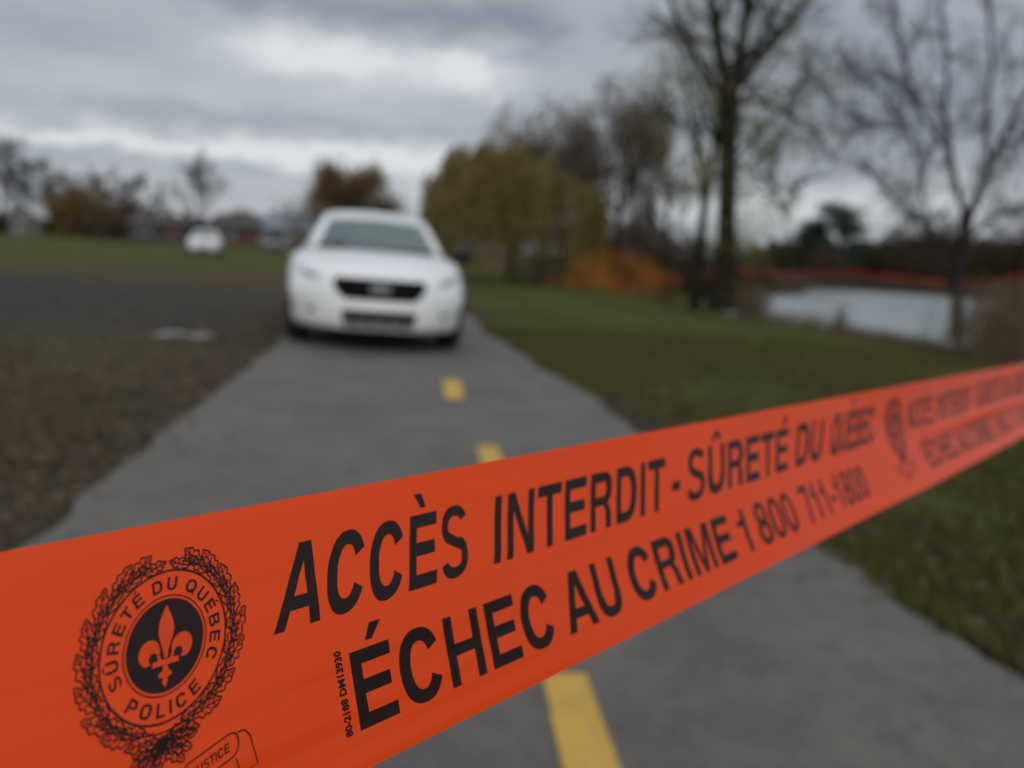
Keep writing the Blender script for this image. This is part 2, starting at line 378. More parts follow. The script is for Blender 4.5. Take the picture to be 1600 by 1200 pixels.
# ------------------------------------------------------------------ scattered leaves and grass (uncountable)
rnd = random.Random(11)
def scatter_leaves(n, region, size, name, matl, label):
    m = MB()
    for _ in range(n):
        x, y = region()
        z = hz_at_fast(x, y) + .012; s = size * rnd.uniform(.6, 1.3); a = rnd.uniform(0, 6.28); t = rnd.uniform(-.5, .5); t2 = rnd.uniform(-.5, .5)
        ca_, sa = math.cos(a), math.sin(a); vs = []
        for (u, v) in ((-1, 0), (-.35, -.55), (.4, -.5), (1, 0), (.4, .5), (-.35, .55)):
            vs.append((x + s * (u * ca_ - v * sa), y + s * (u * sa + v * ca_), z + s * (.35 + t * u + t2 * v + .3 * abs(v))))
        m.add(vs, [(0, 1, 2, 3), (0, 3, 4, 5)])
    return tag(m.build(name, matl), label, 'leaf litter', kind='stuff')
def hz_at_fast(x, y): return float(crossfall(x, y)) if y < 13 and x < 12 else hz_at(x, y)
lm = mat('fallen_leaf', (.20, .12, .06), .8, island=(.045, .030, .022))
def reg_left():
    while True:
        y = rnd.uniform(1.2, 9.0) if rnd.random() < .75 else rnd.uniform(9, 14); d = abs(rnd.gauss(0, 1.4)) + .02
        if rnd.random() < .3: d = rnd.uniform(0, 6)
        x = along(EL, y) - d
        if float(fbm(np.array(x * .8), np.array(y * .8))) + .15 * rnd.random() > .47: return x, y
def reg_right():
    y = rnd.uniform(1.0, 11); d = abs(rnd.gauss(0, .7)) + .02
    if rnd.random() < .4: d = rnd.uniform(0, 7)
    return along(ER, y) + d, y
scatter_leaves(7500, reg_left, .016, 'fallen_leaves', lm, 'brown fallen leaves on the bare ground left of the path')
scatter_leaves(4200, reg_right, .018, 'fallen_leaves', lm, 'scattered brown leaves in the grass right of the path')
def reg_path():
    y = rnd.uniform(1, 14); a, b_ = along(EL, y), along(ER, y); t = rnd.random() ** 2
    return (a + t * .9, y) if rnd.random() < .5 else (b_ - t * .7, y)
scatter_leaves(260, reg_path, .018, 'fallen_leaves', lm, 'few small leaves lying on the grey path')
gmA = mat('grass_blade', (.078, .094, .026), .75, spec=.15, island=(.15, .12, .05), trans=.25)
gmB = mat('dead_grass_blade', (.10, .085, .035), .8, island=(.16, .12, .06), trans=.2)
def tufts(n, region, hgt, name, matl, label, cat='grass'):
    m = MB()
    for _ in range(n):
        x, y = region(); z = hz_at_fast(x, y)
        for k in range(5):
            a = rnd.uniform(0, 6.28); l = hgt * rnd.uniform(.5, 1.25); lean = rnd.uniform(.15, .8) * l; wd = .0035 + .004 * rnd.random()
            bx, by = x + rnd.uniform(-.03, .03), y + rnd.uniform(-.03, .03); c_, s_ = math.cos(a), math.sin(a)
            m.add([(bx - s_ * wd, by + c_ * wd, z - .01), (bx + s_ * wd, by - c_ * wd, z - .01), (bx + c_ * lean * .4 + s_ * wd * .7, by + s_ * lean * .4 - c_ * wd * .7, z + l * .6),
                   (bx + c_ * lean, by + s_ * lean, z + l)], [(0, 1, 2, 3)])
    return tag(m.build(name, matl), label, cat, kind='stuff')
def reg_gr():
    while True:
        y = 1.0 + 12 * rnd.random() ** 1.3; x = along(ER, y) + .02 + rnd.random() ** 1.4 * 6.5
        if float(fbm(np.array(x * 1.4), np.array(y * 1.4))) > .36: return x, y
def reg_gl():
    while True:
        y = 2.2 + 6 * rnd.random(); x = along(EL, y) - .35 - rnd.random() * 6
        if float(fbm(np.array(x * .9 + 4), np.array(y * .9))) > .50: return x, y
tufts(18000, reg_gr, .048, 'grass', gmA, 'short green lawn grass right of the path')
tufts(5000, reg_gl, .05, 'grass', gmB, 'thin dull grass on the bare ground left of the path')

# ------------------------------------------------------------------ the printed barrier tape (near)
TV = Vector((.6438605, .05304795, -.76330176)); TN = Vector((-.24183343, .9605641, -.13723411)); T0 = Vector((-.106195, -.03451338, -.17920407))
TM = TV.cross(TN)
if TM.dot(T0) > 0: TM = -TM         # towards the photographer
TW = 75.0; RIDGE_V = 39.0
def tape_bow(u):                    # how far the edges bend towards the photographer, mm
    a = -4.2 + .0178 * max(u, 0)
    if u > 650: a = 6.7 - .004 * (u - 650)
    return max(min(a, 6.7), -4.2)
def TP(u, v, off=0.0):
    t = (v + 39) / 37.5
    d = tape_bow(u) * t * t + .38 * math.sin(u * .033 + v * .07) + .24 * math.sin(u * .011 - v * .15 + 1) + .5 * math.exp(-((v + 9 + .05 * (u - 140)) / 3.2) ** 2) * math.exp(-((u - 150) / 90) ** 2) + .3 * math.exp(-((v + 62 - .06 * (u - 330)) / 3.5) ** 2) * math.exp(-((u - 330) / 110) ** 2) + .07 * math.sin(v * .42 + u * .013) + .05 * math.sin(v * .9 - u * .02)
    # a soft pinch along the middle that grows to the right
    g = max(0, min(1, (u - 600) / 160)); d += 2.6 * g * math.exp(-((v + RIDGE_V) / 4.0) ** 2)
    p = T0 + TV * (u / 1000) + TN * (v / 1000) + TM * ((d + off) / 1000)
    return CM @ p
tape_m = bpy.data.materials.new("orange_plastic_film"); tape_m.use_nodes = True; h = NT(tape_m); b = h.N['Principled BSDF']
OR = (.95, .082, .011)
b.inputs['Base Color'].default_value = (*OR, 1); b.inputs['Roughness'].default_value = .45; b.inputs['Specular IOR Level'].default_value = .10; b.inputs['Coat Weight'].default_value = .36; b.inputs['Coat Roughness'].default_value = .09
tcx = h.n('ShaderNodeTexCoord'); bp = h.n('ShaderNodeBump'); bp.inputs['Strength'].default_value = .12; bp.inputs['Distance'].default_value = .002
h.L.new(nz_(h, tcx.outputs['Object'], 26, 3), bp.inputs['Height']); h.L.new(bp.outputs[0], b.inputs['Normal'])
tr = h.n('ShaderNodeBsdfTranslucent'); tr.inputs[0].default_value = (*OR, 1)
ms = h.n('ShaderNodeMixShader'); ms.inputs[0].default_value = .30
h.L.new(b.outputs[0], ms.inputs[1]); h.L.new(tr.outputs[0], ms.inputs[2]); h.L.new(ms.outputs[0], h.N['Material Output'].inputs[0])
ink = mat('black_print_ink', (.017, .007, .006), .45, spec=.22)
U0, U1 = -1100, 3300
def ts(a, b_, n): return [a + (b_ - a) * i / n for i in range(n + 1)]
us = ts(U0, -60, 60) + ts(-60, 760, 240)[1:] + ts(760, U1, 160)[1:]; vs_ = ts(0, -TW, 44)
m = MB()
for u in us:
    for v in vs_: m.v.append(tuple(TP(u, v)))
nv = len(vs_)
for i in range(len(us) - 1):
    for j in range(nv - 1): m.f.append((i * nv + j, i * nv + j + 1, (i + 1) * nv + j + 1, (i + 1) * nv + j)); m.mi.append(0)
tape = m.build('barrier_tape', tape_m, smooth=True)
tag(tape, 'wide orange printed barrier tape stretched across the foreground in front of the path', 'barrier tape')

# --- bold grotesque capitals built from bars and arcs (cap height 1)
ST, TT = .228, .182
def bar(x0, y0, x1, y1): return [[(x0, y0), (x1, y0), (x1, y1), (x0, y1)]]
def arc(cx, cy, rx, ry, a0, a1, tx=ST, ty=TT, n=18, p=2.3):
    o = []; q = []
    for i in range(n + 1):
        a = R(a0 + (a1 - a0) * i / n); c, s = math.cos(a), math.sin(a)
        f = lambda v: math.copysign(abs(v) ** (2 / p), v)
        o.append((cx + rx * f(c), cy + ry * f(s))); q.append((cx + (rx - tx) * f(c), cy + (ry - ty) * f(s)))
    return [[o[i], o[i + 1], q[i + 1], q[i]] for i in range(n)]
def glyph(ch):
    s = ST
    if ch == 'A': return 1.0, [[(.02, 0), (.235, 0), (.575, 1), (.37, 1)], [(.98, 0), (.765, 0), (.425, 1), (.63, 1)], [(.25, .21), (.75, .21), (.70, .37), (.30, .37)]]
    if ch == 'B': return 1.0, bar(.09, 0, .285, 1) + bar(.28, 0, .6, TT) + bar(.28, .43, .6, .58) + bar(.28, 1 - TT, .58, 1) + arc(.57, .735, .32, .265, -90, 90, s, .155) + arc(.58, .29, .36, .29, -90, 90, s, .155)
    if ch == 'C': return 1.0, arc(.5, .5, .44, .515, 26, 334, n=34)
    if ch == 'D': return 1.0, bar(.09, 0, .285, 1) + bar(.28, 0, .48, TT) + bar(.28, 1 - TT, .48, 1) + arc(.47, .5, .45, .5, -90, 90, n=24)
    if ch == 'E': return .926, bar(.09, 0, .285, 1) + bar(.28, 0, .86, TT) + bar(.28, .43, .80, .43 + TT) + bar(.28, 1 - TT, .85, 1)
    if ch == 'G': return 1.08, arc(.52, .5, .45, .515, 28, 350, n=34) + bar(.55, .38, .97, .53) + bar(.80, 0, .97, .4)
    if ch == 'H': return 1.0, bar(.09, 0, .285, 1) + bar(.715, 0, .91, 1) + bar(.28, .42, .72, .59)
    if ch == 'I': return .386, bar(.095, 0, .29, 1)
    if ch == 'J': return .77, bar(.48, .3, .675, 1) + arc(.36, .32, .315, .335, 180, 360)
    if ch == 'L': return .85, bar(.09, 0, .285, 1) + bar(.28, 0, .82, TT)
    if ch == 'M': return 1.157, bar(.09, 0, .27, 1) + bar(.887, 0, 1.067, 1) + [[(.27, 1), (.345, 1), (.655, 0), (.50, 0), (.27, .78)], [(.887, 1), (.812, 1), (.502, 0), (.657, 0), (.887, .78)]]
    if ch == 'N': return 1.0, bar(.09, 0, .275, 1) + bar(.725, 0, .91, 1) + [[(.275, 1), (.30, 1), (.725, .28), (.725, 0), (.70, 0), (.275, .72)]]
    if ch == 'O': return 1.08, arc(.54, .5, .475, .515, 0, 360, n=40)
    if ch == 'P': return .926, bar(.09, 0, .285, 1) + bar(.28, .37, .56, .53) + bar(.28, 1 - TT, .56, 1) + arc(.55, .685, .33, .315, -90, 90, s, .16)
    if ch == 'Q': return 1.08, arc(.54, .5, .475, .515, 0, 360, n=40) + [[(.56, .24), (.67, .35), (1.04, .03), (.93, -.07)]]
    if ch == 'R': return 1.0, bar(.09, 0, .285, 1) + bar(.28, .41, .58, .565) + bar(.28, 1 - TT, .58, 1) + arc(.57, .705, .335, .295, -90, 90, s, .16) + [[(.53, .44), (.72, .47), (.86, .30), (.885, 0), (.67, 0), (.66, .26), (.6, .40)]]
    if ch == 'S': return .926, arc(.46, .735, .375, .28, 18, 250, .185, .15, 26) + arc(.47, .275, .395, .29, 70, -165, .185, .15, 26) + [[(.22, .50), (.30, .64), (.70, .50), (.64, .36)]]
    if ch == 'T': return .85, bar(.03, 1 - TT, .82, 1) + bar(.327, 0, .523, 1 - TT)
    if ch == 'U': return 1.0, bar(.09, .36, .285, 1) + bar(.715, .36, .91, 1) + arc(.5, .37, .41, .385, 180, 360, n=24)
    if ch == 'V': return .926, [[(.02, 1), (.235, 1), (.56, 0), (.37, 0)], [(.906, 1), (.69, 1), (.366, 0), (.556, 0)]]
    if ch == '0': return .772, arc(.386, .5, .335, .51, 0, 360, .18, .14, 34)
    if ch == '1': return .772, bar(.34, 0, .525, 1) + [[(.08, .62), (.34, .62), (.34, .75), (.08, .75)], [(.26, .74), (.36, .74), (.36, 1.0), (.335, .85)]]
    if ch == '7': return .772, bar(.05, .84, .73, 1) + [[(.53, .86), (.73, .86), (.55, .55), (.38, .55)], [(.38, .56), (.55, .56), (.43, 0), (.225, 0)]]
    if ch == '8': return .772, arc(.386, .735, .295, .275, 0, 360, .175, .13, 30) + arc(.386, .28, .335, .29, 0, 360, .185, .14, 30)
    if ch == '-': return .46, bar(.06, .30, .40, .47)
    return .386, []
ACC = {'È': ('E', 'g'), 'É': ('E', 'a'), 'Û': ('U', 'c')}
def accent(k, w):
    c = w / 2
    if k == 'g': return [[(c - .30, 1.30), (c - .08, 1.30), (c + .04, 1.09), (c - .10, 1.09)]]
    if k == 'a': return [[(c + .30, 1.30), (c + .08, 1.30), (c - .06, 1.09), (c + .08, 1.09)]]
    return [[(c - .26, 1.09), (c - .11, 1.09), (c + .06, 1.30), (c - .08, 1.30)], [(c + .26, 1.09), (c + .11, 1.09), (c - .06, 1.30), (c + .08, 1.30)]]
def word(txt):
    x = 0; out = []
    for ch in txt:
        k = None
        if ch in ACC: ch, k = ACC[ch]
        w_, ps = glyph(ch)
        if k: ps = ps + accent(k, w_ if ch != 'E' else .95)
        out += [[(a + x, b_) for a, b_ in p] for p in ps]; x += w_
    return x, out
def clip(poly, lo, hi):
    for s, lim in ((1, lo), (-1, hi)):
        r = []
        for i in range(len(poly)):
            a, c = poly[i], poly[(i + 1) % len(poly)]; da, dc = s * (a[1] - lim), s * (c[1] - lim)
            if da >= 0: r.append(a)
            if da * dc < 0: t = da / (da - dc); r.append((a[0] + t * (c[0] - a[0]), a[1] + t * (c[1] - a[1])))
        poly = r
        if len(poly) < 3: return None
    return poly
def emit(m, polys, off=.10, mi=0):
    # lay (u, v) millimetre polygons on the tape, split so that they follow its bow
    for k, p in enumerate(polys):
        o_ = off + .004 * (k % 5)
        ar = sum(p[i][0] * p[(i + 1) % len(p)][1] - p[(i + 1) % len(p)][0] * p[i][1] for i in range(len(p)))
        if ar < 0: p = p[::-1]
        v0 = min(q[1] for q in p); v1 = max(q[1] for q in p); s = 3.0; a = math.floor(v0 / s) * s
        while a < v1:
            q = clip(p, a, a + s)
            if q: m.add([TP(x, y, o_) for x, y in q], [tuple(range(len(q)))], mi)
            a += s
def put_word(m, txt, u0, u1, vb, cap, shear=0.0):
    wd, ps = word(txt); ink_x = [a for p in ps for a, b_ in p if b_ <= 1.05]; x0, x1 = min(ink_x), max(ink_x); k = (u1 - u0) / (x1 - x0)
    emit(m, [[(u0 + (a - x0) * k + shear * b_ * cap, vb + b_ * cap) for a, b_ in p] for p in ps])
def stroke(pts, wd, closed=False):
    out = []; n = len(pts); rng = range(n if closed else n - 1)
    nr = []
    for i in range(n):
        a = pts[(i - 1) % n] if closed or i > 0 else pts[i]; c = pts[(i + 1) % n] if closed or i < n - 1 else pts[i]
        dx, dy = c[0] - a[0], c[1] - a[1]; l = math.hypot(dx, dy) or 1; nr.append((-dy / l * wd / 2, dx / l * wd / 2))
    for i in rng:
        j = (i + 1) % n; a, c = pts[i], pts[j]
        out.append([(a[0] + nr[i][0], a[1] + nr[i][1]), (c[0] + nr[j][0], c[1] + nr[j][1]), (c[0] - nr[j][0], c[1] - nr[j][1]), (a[0] - nr[i][0], a[1] - nr[i][1])])
    return out
def circ(r, n=72, a0=0, a1=360): return [(r * math.cos(R(a0 + (a1 - a0) * i / n)), r * math.sin(R(a0 + (a1 - a0) * i / n))) for i in range(n + (0 if a1 - a0 == 360 else 1))]
def circ_text(txt, r, cap, a_mid, span, top=True, sx=.86):
    wd, _ = word(txt); out = []; x = 0
    for ch in txt:
        k = None; c0 = ch
        if ch in ACC: c0, k = ACC[ch]
        w_, ps = glyph(c0)
        if k: ps = ps + accent(k, w_)
        f = (x + w_ / 2) / wd
        a = R(a_mid + span * (.5 - f)) if top else R(a_mid - span * (.5 - f))
        for p in ps:
            q = []
            for (gx_, gy_) in p:
                lx = (gx_ - w_ / 2) * cap * sx; ly = gy_ * cap
                if top: rr = r + ly; q.append((rr * math.cos(a) + lx * math.sin(a), rr * math.sin(a) - lx * math.cos(a)))
                else: rr = r - ly; q.append((rr * math.cos(a) - lx * math.sin(a), rr * math.sin(a) + lx * math.cos(a)))
            out.append(q)
        x += w_
    return out
def leaf(cx, cy, ang, ln, wd, k=.42, lob=5, ph=0):
    out = []; c, s = math.cos(R(ang)), math.sin(R(ang)); P = lambda t, y: (cx + c * t * ln - s * y, cy + s * t * ln + c * y)
    n = 18; L_, R_ = [], []
    for i in range(n + 1):
        t = i / n; y = wd / 2 * (math.sin(math.pi * min(t ** .8, 1)) ** .7) * (1 + .24 * math.sin(lob * 2 * math.pi * t + ph))
        L_.append(P(t, y)); R_.append(P(t, -y))
    out += stroke(L_ + R_[::-1][1:-1], k, True); out += stroke([P(-.04, 0), P(.5, .02 * wd), P(.9, 0)], k * .85)
    for t in (.25, .45, .65):
        out += stroke([P(t, 0), P(t + .14, wd * .27)], k * .6); out += stroke([P(t, 0), P(t + .14, -wd * .27)], k * .6)
    return out
def emblem(u_off):
    T = lambda p: [(u_off + 31 + .93 * x + .25 * y, -28.2 + y) for x, y in p]
    m = MB(); dark = []
    dark += stroke(circ(16.4), .50, True) + stroke(circ(10.75), .30, True)
    dark += circ_text('SÛRETÉ DU QUÉBEC', 11.9, 2.95, 90, 240, True, 1.08)
    dark += circ_text('POLICE', 15.2, 3.1, -91, 88, False, 1.02)
    rg = random.Random(4)
    for side in (-1, 1):            # two leafy branches that meet at the top
        for i in range(10):
            a = -84 + i * 18.2; aa = a if side > 0 else 180 - a
            for rr, tilt, ln, wd in ((17.6, 4, 7.2, 2.5), (18.9, 12, 7.8, 3.2)):
                x, y = rr * math.cos(R(aa)), rr * math.sin(R(aa)); dirn = aa + 90 - tilt if side > 0 else aa - 90 + tilt
                if rr < 18: x, y = rr * math.cos(R(aa + 9 * side)), rr * math.sin(R(aa + 9 * side)); dirn += 9 * side
                if i == 9: continue
                if i == 8: ln *= .8
                dark += leaf(x, y, dirn + rg.uniform(-4, 4), ln + rg.uniform(-.4, .4), wd, .40, 3 + (i % 2), rg.uniform(0, 3))
        dark += stroke([(18.4 * math.cos(R(t if side > 0 else 180 - t)), 18.4 * math.sin(R(t if side > 0 else 180 - t))) for t in range(-90, 84, 6)], .36)
    # crossed stems, knot and the leaves under it
    for a, ln in ((200, 8.5), (218, 9.5), (236, 8), (184, 7.5), (338, 8.5), (-2, 9), (318, 8.0), (20, 7.5), (262, 5.5)):
        dark += leaf(.2, -20.6, a, ln, 3.1, .42, 4, a)
    for a in range(0, 180, 30): dark += stroke([(-1.7 * math.cos(R(a)), -20.6 - 1.7 * math.sin(R(a))), (1.7 * math.cos(R(a)), -20.6 + 1.7 * math.sin(R(a)))], .55)
    # motto scroll in three rounded folds
    def scroll(cx, cy, w_, h_, rot, txt, cap):
        c, s = math.cos(R(rot)), math.sin(R(rot)); P = lambda x, y: (cx + c * x - s * y, cy + s * x + c * y); r = h_ * .42; pts = []
        for qx, qy, a0 in ((w_ / 2 - r, h_ / 2 - r, 0), (-w_ / 2 + r, h_ / 2 - r, 90), (-w_ / 2 + r, -h_ / 2 + r, 180), (w_ / 2 - r, -h_ / 2 + r, 270)):
            for t in range(0, 91, 15): pts.append(P(qx + r * math.cos(R(a0 + t)), qy + r * math.sin(R(a0 + t))))
        o_ = stroke(pts, .38, True); wd, ps = word(txt); k = min(cap * .82, (w_ - 2.0) / wd)
        o_ += [[P((a - wd / 2) * k, (b_ - .5) * cap) for a, b_ in p] for p in ps]; return o_
    dark += scroll(13.6, -28.3, 15.5, 5.6, 14, 'JUSTICE', 2.2)
    dark += scroll(-15.0, -28.6, 14.5, 5.4, -14, 'SERVICE', 2.1)
    dark += scroll(-.6, -34.6, 17.5, 4.8, 0, 'INTÉGRITÉ', 2.0)
    dark += stroke([(20.6, -24.6), (22.8, -24.6), (24.6, -26.4), (27.6, -33.4), (22.5, -33.8), (20.8, -30.2)], .38)
    emit(m, [T(p) for p in dark], .10)
    # black disc with the lily left open in the colour of the film
    dc = circ(10.05, 60); emit(m, [T([(0, 0), dc[i], dc[(i + 1) % 60]]) for i in range(60)], .10)
    lily = []
    def prof(rows):                 # left and right edge per height
        for (y0, a0, b0), (y1, a1, b1) in zip(rows, rows[1:]): lily.append([(a0, y0), (b0, y0), (b1, y1), (a1, y1)])
    prof([(-2.9, -.42, .42), (-1.5, -.60, .60), (0, -1.1, 1.1), (1.5, -1.7, 1.7), (3, -2.05, 2.05), (4.4, -1.95, 1.95), (5.8, -1.5, 1.5), (7.2, -.85, .85), (8.6, -.15, .15)])
    prof([(-9.0, -.1, .1), (-7.8, -.75, .75), (-7.2, -.5, .5), (-6.6, -1.7, 1.7), (-6.1, -1.75, 1.75), (-5.3, -.75, .75), (-4.2, -.5, .5)])
    lily.append([(-3.5, -4.3), (3.5, -4.3), (3.3, -3.1), (-3.3, -3.1)])
    for s in (-1, 1):
        oa = [(s * (4.25 + 2.75 * math.cos(R(-70 + 275 * i / 26))), -.95 + 2.8 * math.sin(R(-70 + 275 * i / 26))) for i in range(27)]
        ia = [(s * (3.25 + 1.15 * math.cos(R(-62 + 262 * i / 26))), -2.35 + 1.2 * math.sin(R(-62 + 262 * i / 26))) for i in range(27)]
        for i in range(26): lily.append([oa[i], oa[i + 1], ia[i + 1], ia[i]])
        lily.append([(s * 1.5, -1.9), (s * 2.15, -2.4), (s * 1.75, -3.4), (s * .95, -3.4)])
    emit(m, [T(p) for p in lily], .17, 1)
    return m.build('emblem', [ink, tape_m], tape)
def lettering(o_):
    m = MB()
    for (t, a, c, sh, cp_) in L1: put_word(m, t, a + o_, c + o_, -33.6, cp_, sh)
    for (t, a, c) in L2: put_word(m, t, a + o_, c + o_, -65.0, 20.6)
    return m.build('lettering', ink, tape)
L1 = [('ACCÈS', 58.5, 130, .40, 21.3), ('INTERDIT', 142.5, 253.5, .48, 21.3), ('-', 259, 266, .5, 21.3), ('SÛRETÉ', 272, 385, .58, 21.8), ('DU', 396, 434, .66, 22.4), ('QUÉBEC', 447, 527, .74, 23.2)]
L2 = [('ÉCHEC', 79.6, 165), ('AU', 172.5, 207.5), ('CRIME', 216, 303), ('1', 311, 320), ('800', 330, 376), ('711-1800', 388, 490)]
PERIOD = 548.0
for k in range(-2, 6):
    emblem(k * PERIOD); lettering(k * PERIOD)
# tiny code printed sideways next to the second line
for k in range(-1, 3):
    fc = bpy.data.curves.new('code', 'FONT'); fc.body = '80-2188 DM13930'; fc.size = 1; fc.offset = .045; fc.fill_mode = 'FRONT'; fc.resolution_u = 2
    fo = bpy.data.objects.new('code', fc); sc.collection.objects.link(fo)
    me = bpy.data.meshes.new_from_object(fo.evaluated_get(bpy.context.evaluated_depsgraph_get())); bpy.data.objects.remove(fo)
    xs_ = [v.co.x for v in me.vertices]; wd = max(xs_)
    for v in me.vertices: v.co = TP(76.9 - v.co.y * 3.1 + k * PERIOD, -65.2 + v.co.x / wd * 22.5, .10)
    me.materials.clear(); me.materials.append(ink); link('printed_code', me, tape)
# the stakes it is tied to, outside the picture
wood = mat('weathered_wood', (.22, .16, .10), .8, col2=(.32, .25, .17), scale=5, bump=.3)
for u, t in ((U0, 'rough wooden stake holding the near end of the orange tape behind the camera'), (U1, 'rough wooden stake holding the far end of the orange tape right of the path')):
    p = TP(u, -38); g = hz_at(p.x, p.y); m = MB()
    m.box(-.022, .022, -.022, .022, -.25, p.z - g + .10); top = p.z - g + .10
    m.add([(-.022, -.022, top), (.022, -.022, top), (.022, .022, top), (-.022, .022, top), (0, 0, top + .03)], [(0, 1, 4), (1, 2, 4), (2, 3, 4), (3, 0, 4)])
    st = m.build('wooden_stake', wood); st.location = (p.x, p.y, g); tag(st, t, 'stake')

# ------------------------------------------------------------------ parked cars
white = mat('white_car_paint', (.80, .81, .81), .35, coat=.35, spec=.5)
blk = mat('black_plastic', (.007, .007, .008), .5); blk.node_tree.nodes['Principled BSDF'].inputs['Specular IOR Level'].default_value = .2
under = mat('underbody_black', (.008, .008, .008), .9)
rubber = mat('tyre_rubber', (.018, .018, .018), .8)
steel = mat('brushed_steel', (.45, .45, .47), .35, metal=1)
grey_pl = mat('grey_plastic', (.16, .16, .17), .5)
fabric = mat('seat_fabric', (.05, .05, .055), .9)
lens = mat('headlight_lens', (.50, .54, .56), .12, spec=.8)
lens_d = mat('lamp_housing', (.10, .12, .13), .2)
badge_m = mat('badge_enamel', (.05, .06, .10), .4); rim_m = mat('badge_rim', (.20, .20, .23), .4)
red_l = mat('tail_lamp', (.30, .015, .012), .25)
plate_m = mat('plate_white', (.62, .64, .68), .5)
honey = bpy.data.materials.new('honeycomb_black'); honey.use_nodes = True; h = NT(honey); b = h.N['Principled BSDF']; b.inputs['Base Color'].default_value = (.005, .005, .006, 1); b.inputs['Roughness'].default_value = .6; b.inputs['Specular IOR Level'].default_value = .12
b.inputs['Roughness'].default_value = .85
vo = h.n('ShaderNodeTexVoronoi', feature='DISTANCE_TO_EDGE'); vo.inputs['Scale'].default_value = 26; h.L.new(h.n('ShaderNodeTexCoord').outputs['Object'], vo.inputs['Vector'])
bp = h.n('ShaderNodeBump'); bp.inputs['Strength'].default_value = 1.0; bp.inputs['Distance'].default_value = .02; h.L.new(vo.outputs[0], bp.inputs['Height']); h.L.new(bp.outputs[0], b.inputs['Normal'])
glass = bpy.data.materials.new('car_glass'); glass.use_nodes = True; h = NT(glass)
tp_ = h.n('ShaderNodeBsdfTransparent'); tp_.inputs[0].default_value = (.60, .74, .69, 1)
gl = h.n('ShaderNodeBsdfGlossy'); gl.inputs['Roughness'].default_value = .03; gl.inputs[0].default_value = (.84, 1.0, .94, 1)
fr = h.n('ShaderNodeFresnel'); fr.inputs[0].default_value = 3.0
mxs = h.n('ShaderNodeMixShader'); h.L.new(fr.outputs[0], mxs.inputs[0]); h.L.new(tp_.outputs[0], mxs.inputs[1]); h.L.new(gl.outputs[0], mxs.inputs[2])
h.L.new(mxs.outputs[0], h.N['Material Output'].inputs[0])

def baked(me, mods):                # a mesh with its modifiers applied
    o = bpy.data.objects.new('tmp', me); sc.collection.objects.link(o)
    for t, kw in mods:
        md_ = o.modifiers.new('m', t)
        for a, b_ in kw.items(): setattr(md_, a, b_)
    r = bpy.data.meshes.new_from_object(o.evaluated_get(bpy.context.evaluated_depsgraph_get()))
    bpy.data.objects.remove(o); return r
def interp(tab, y):
    ks = [t[0] for t in tab]; return [float(np.interp(y, ks, [t[i] for t in tab])) for i in range(1, len(tab[0]))]
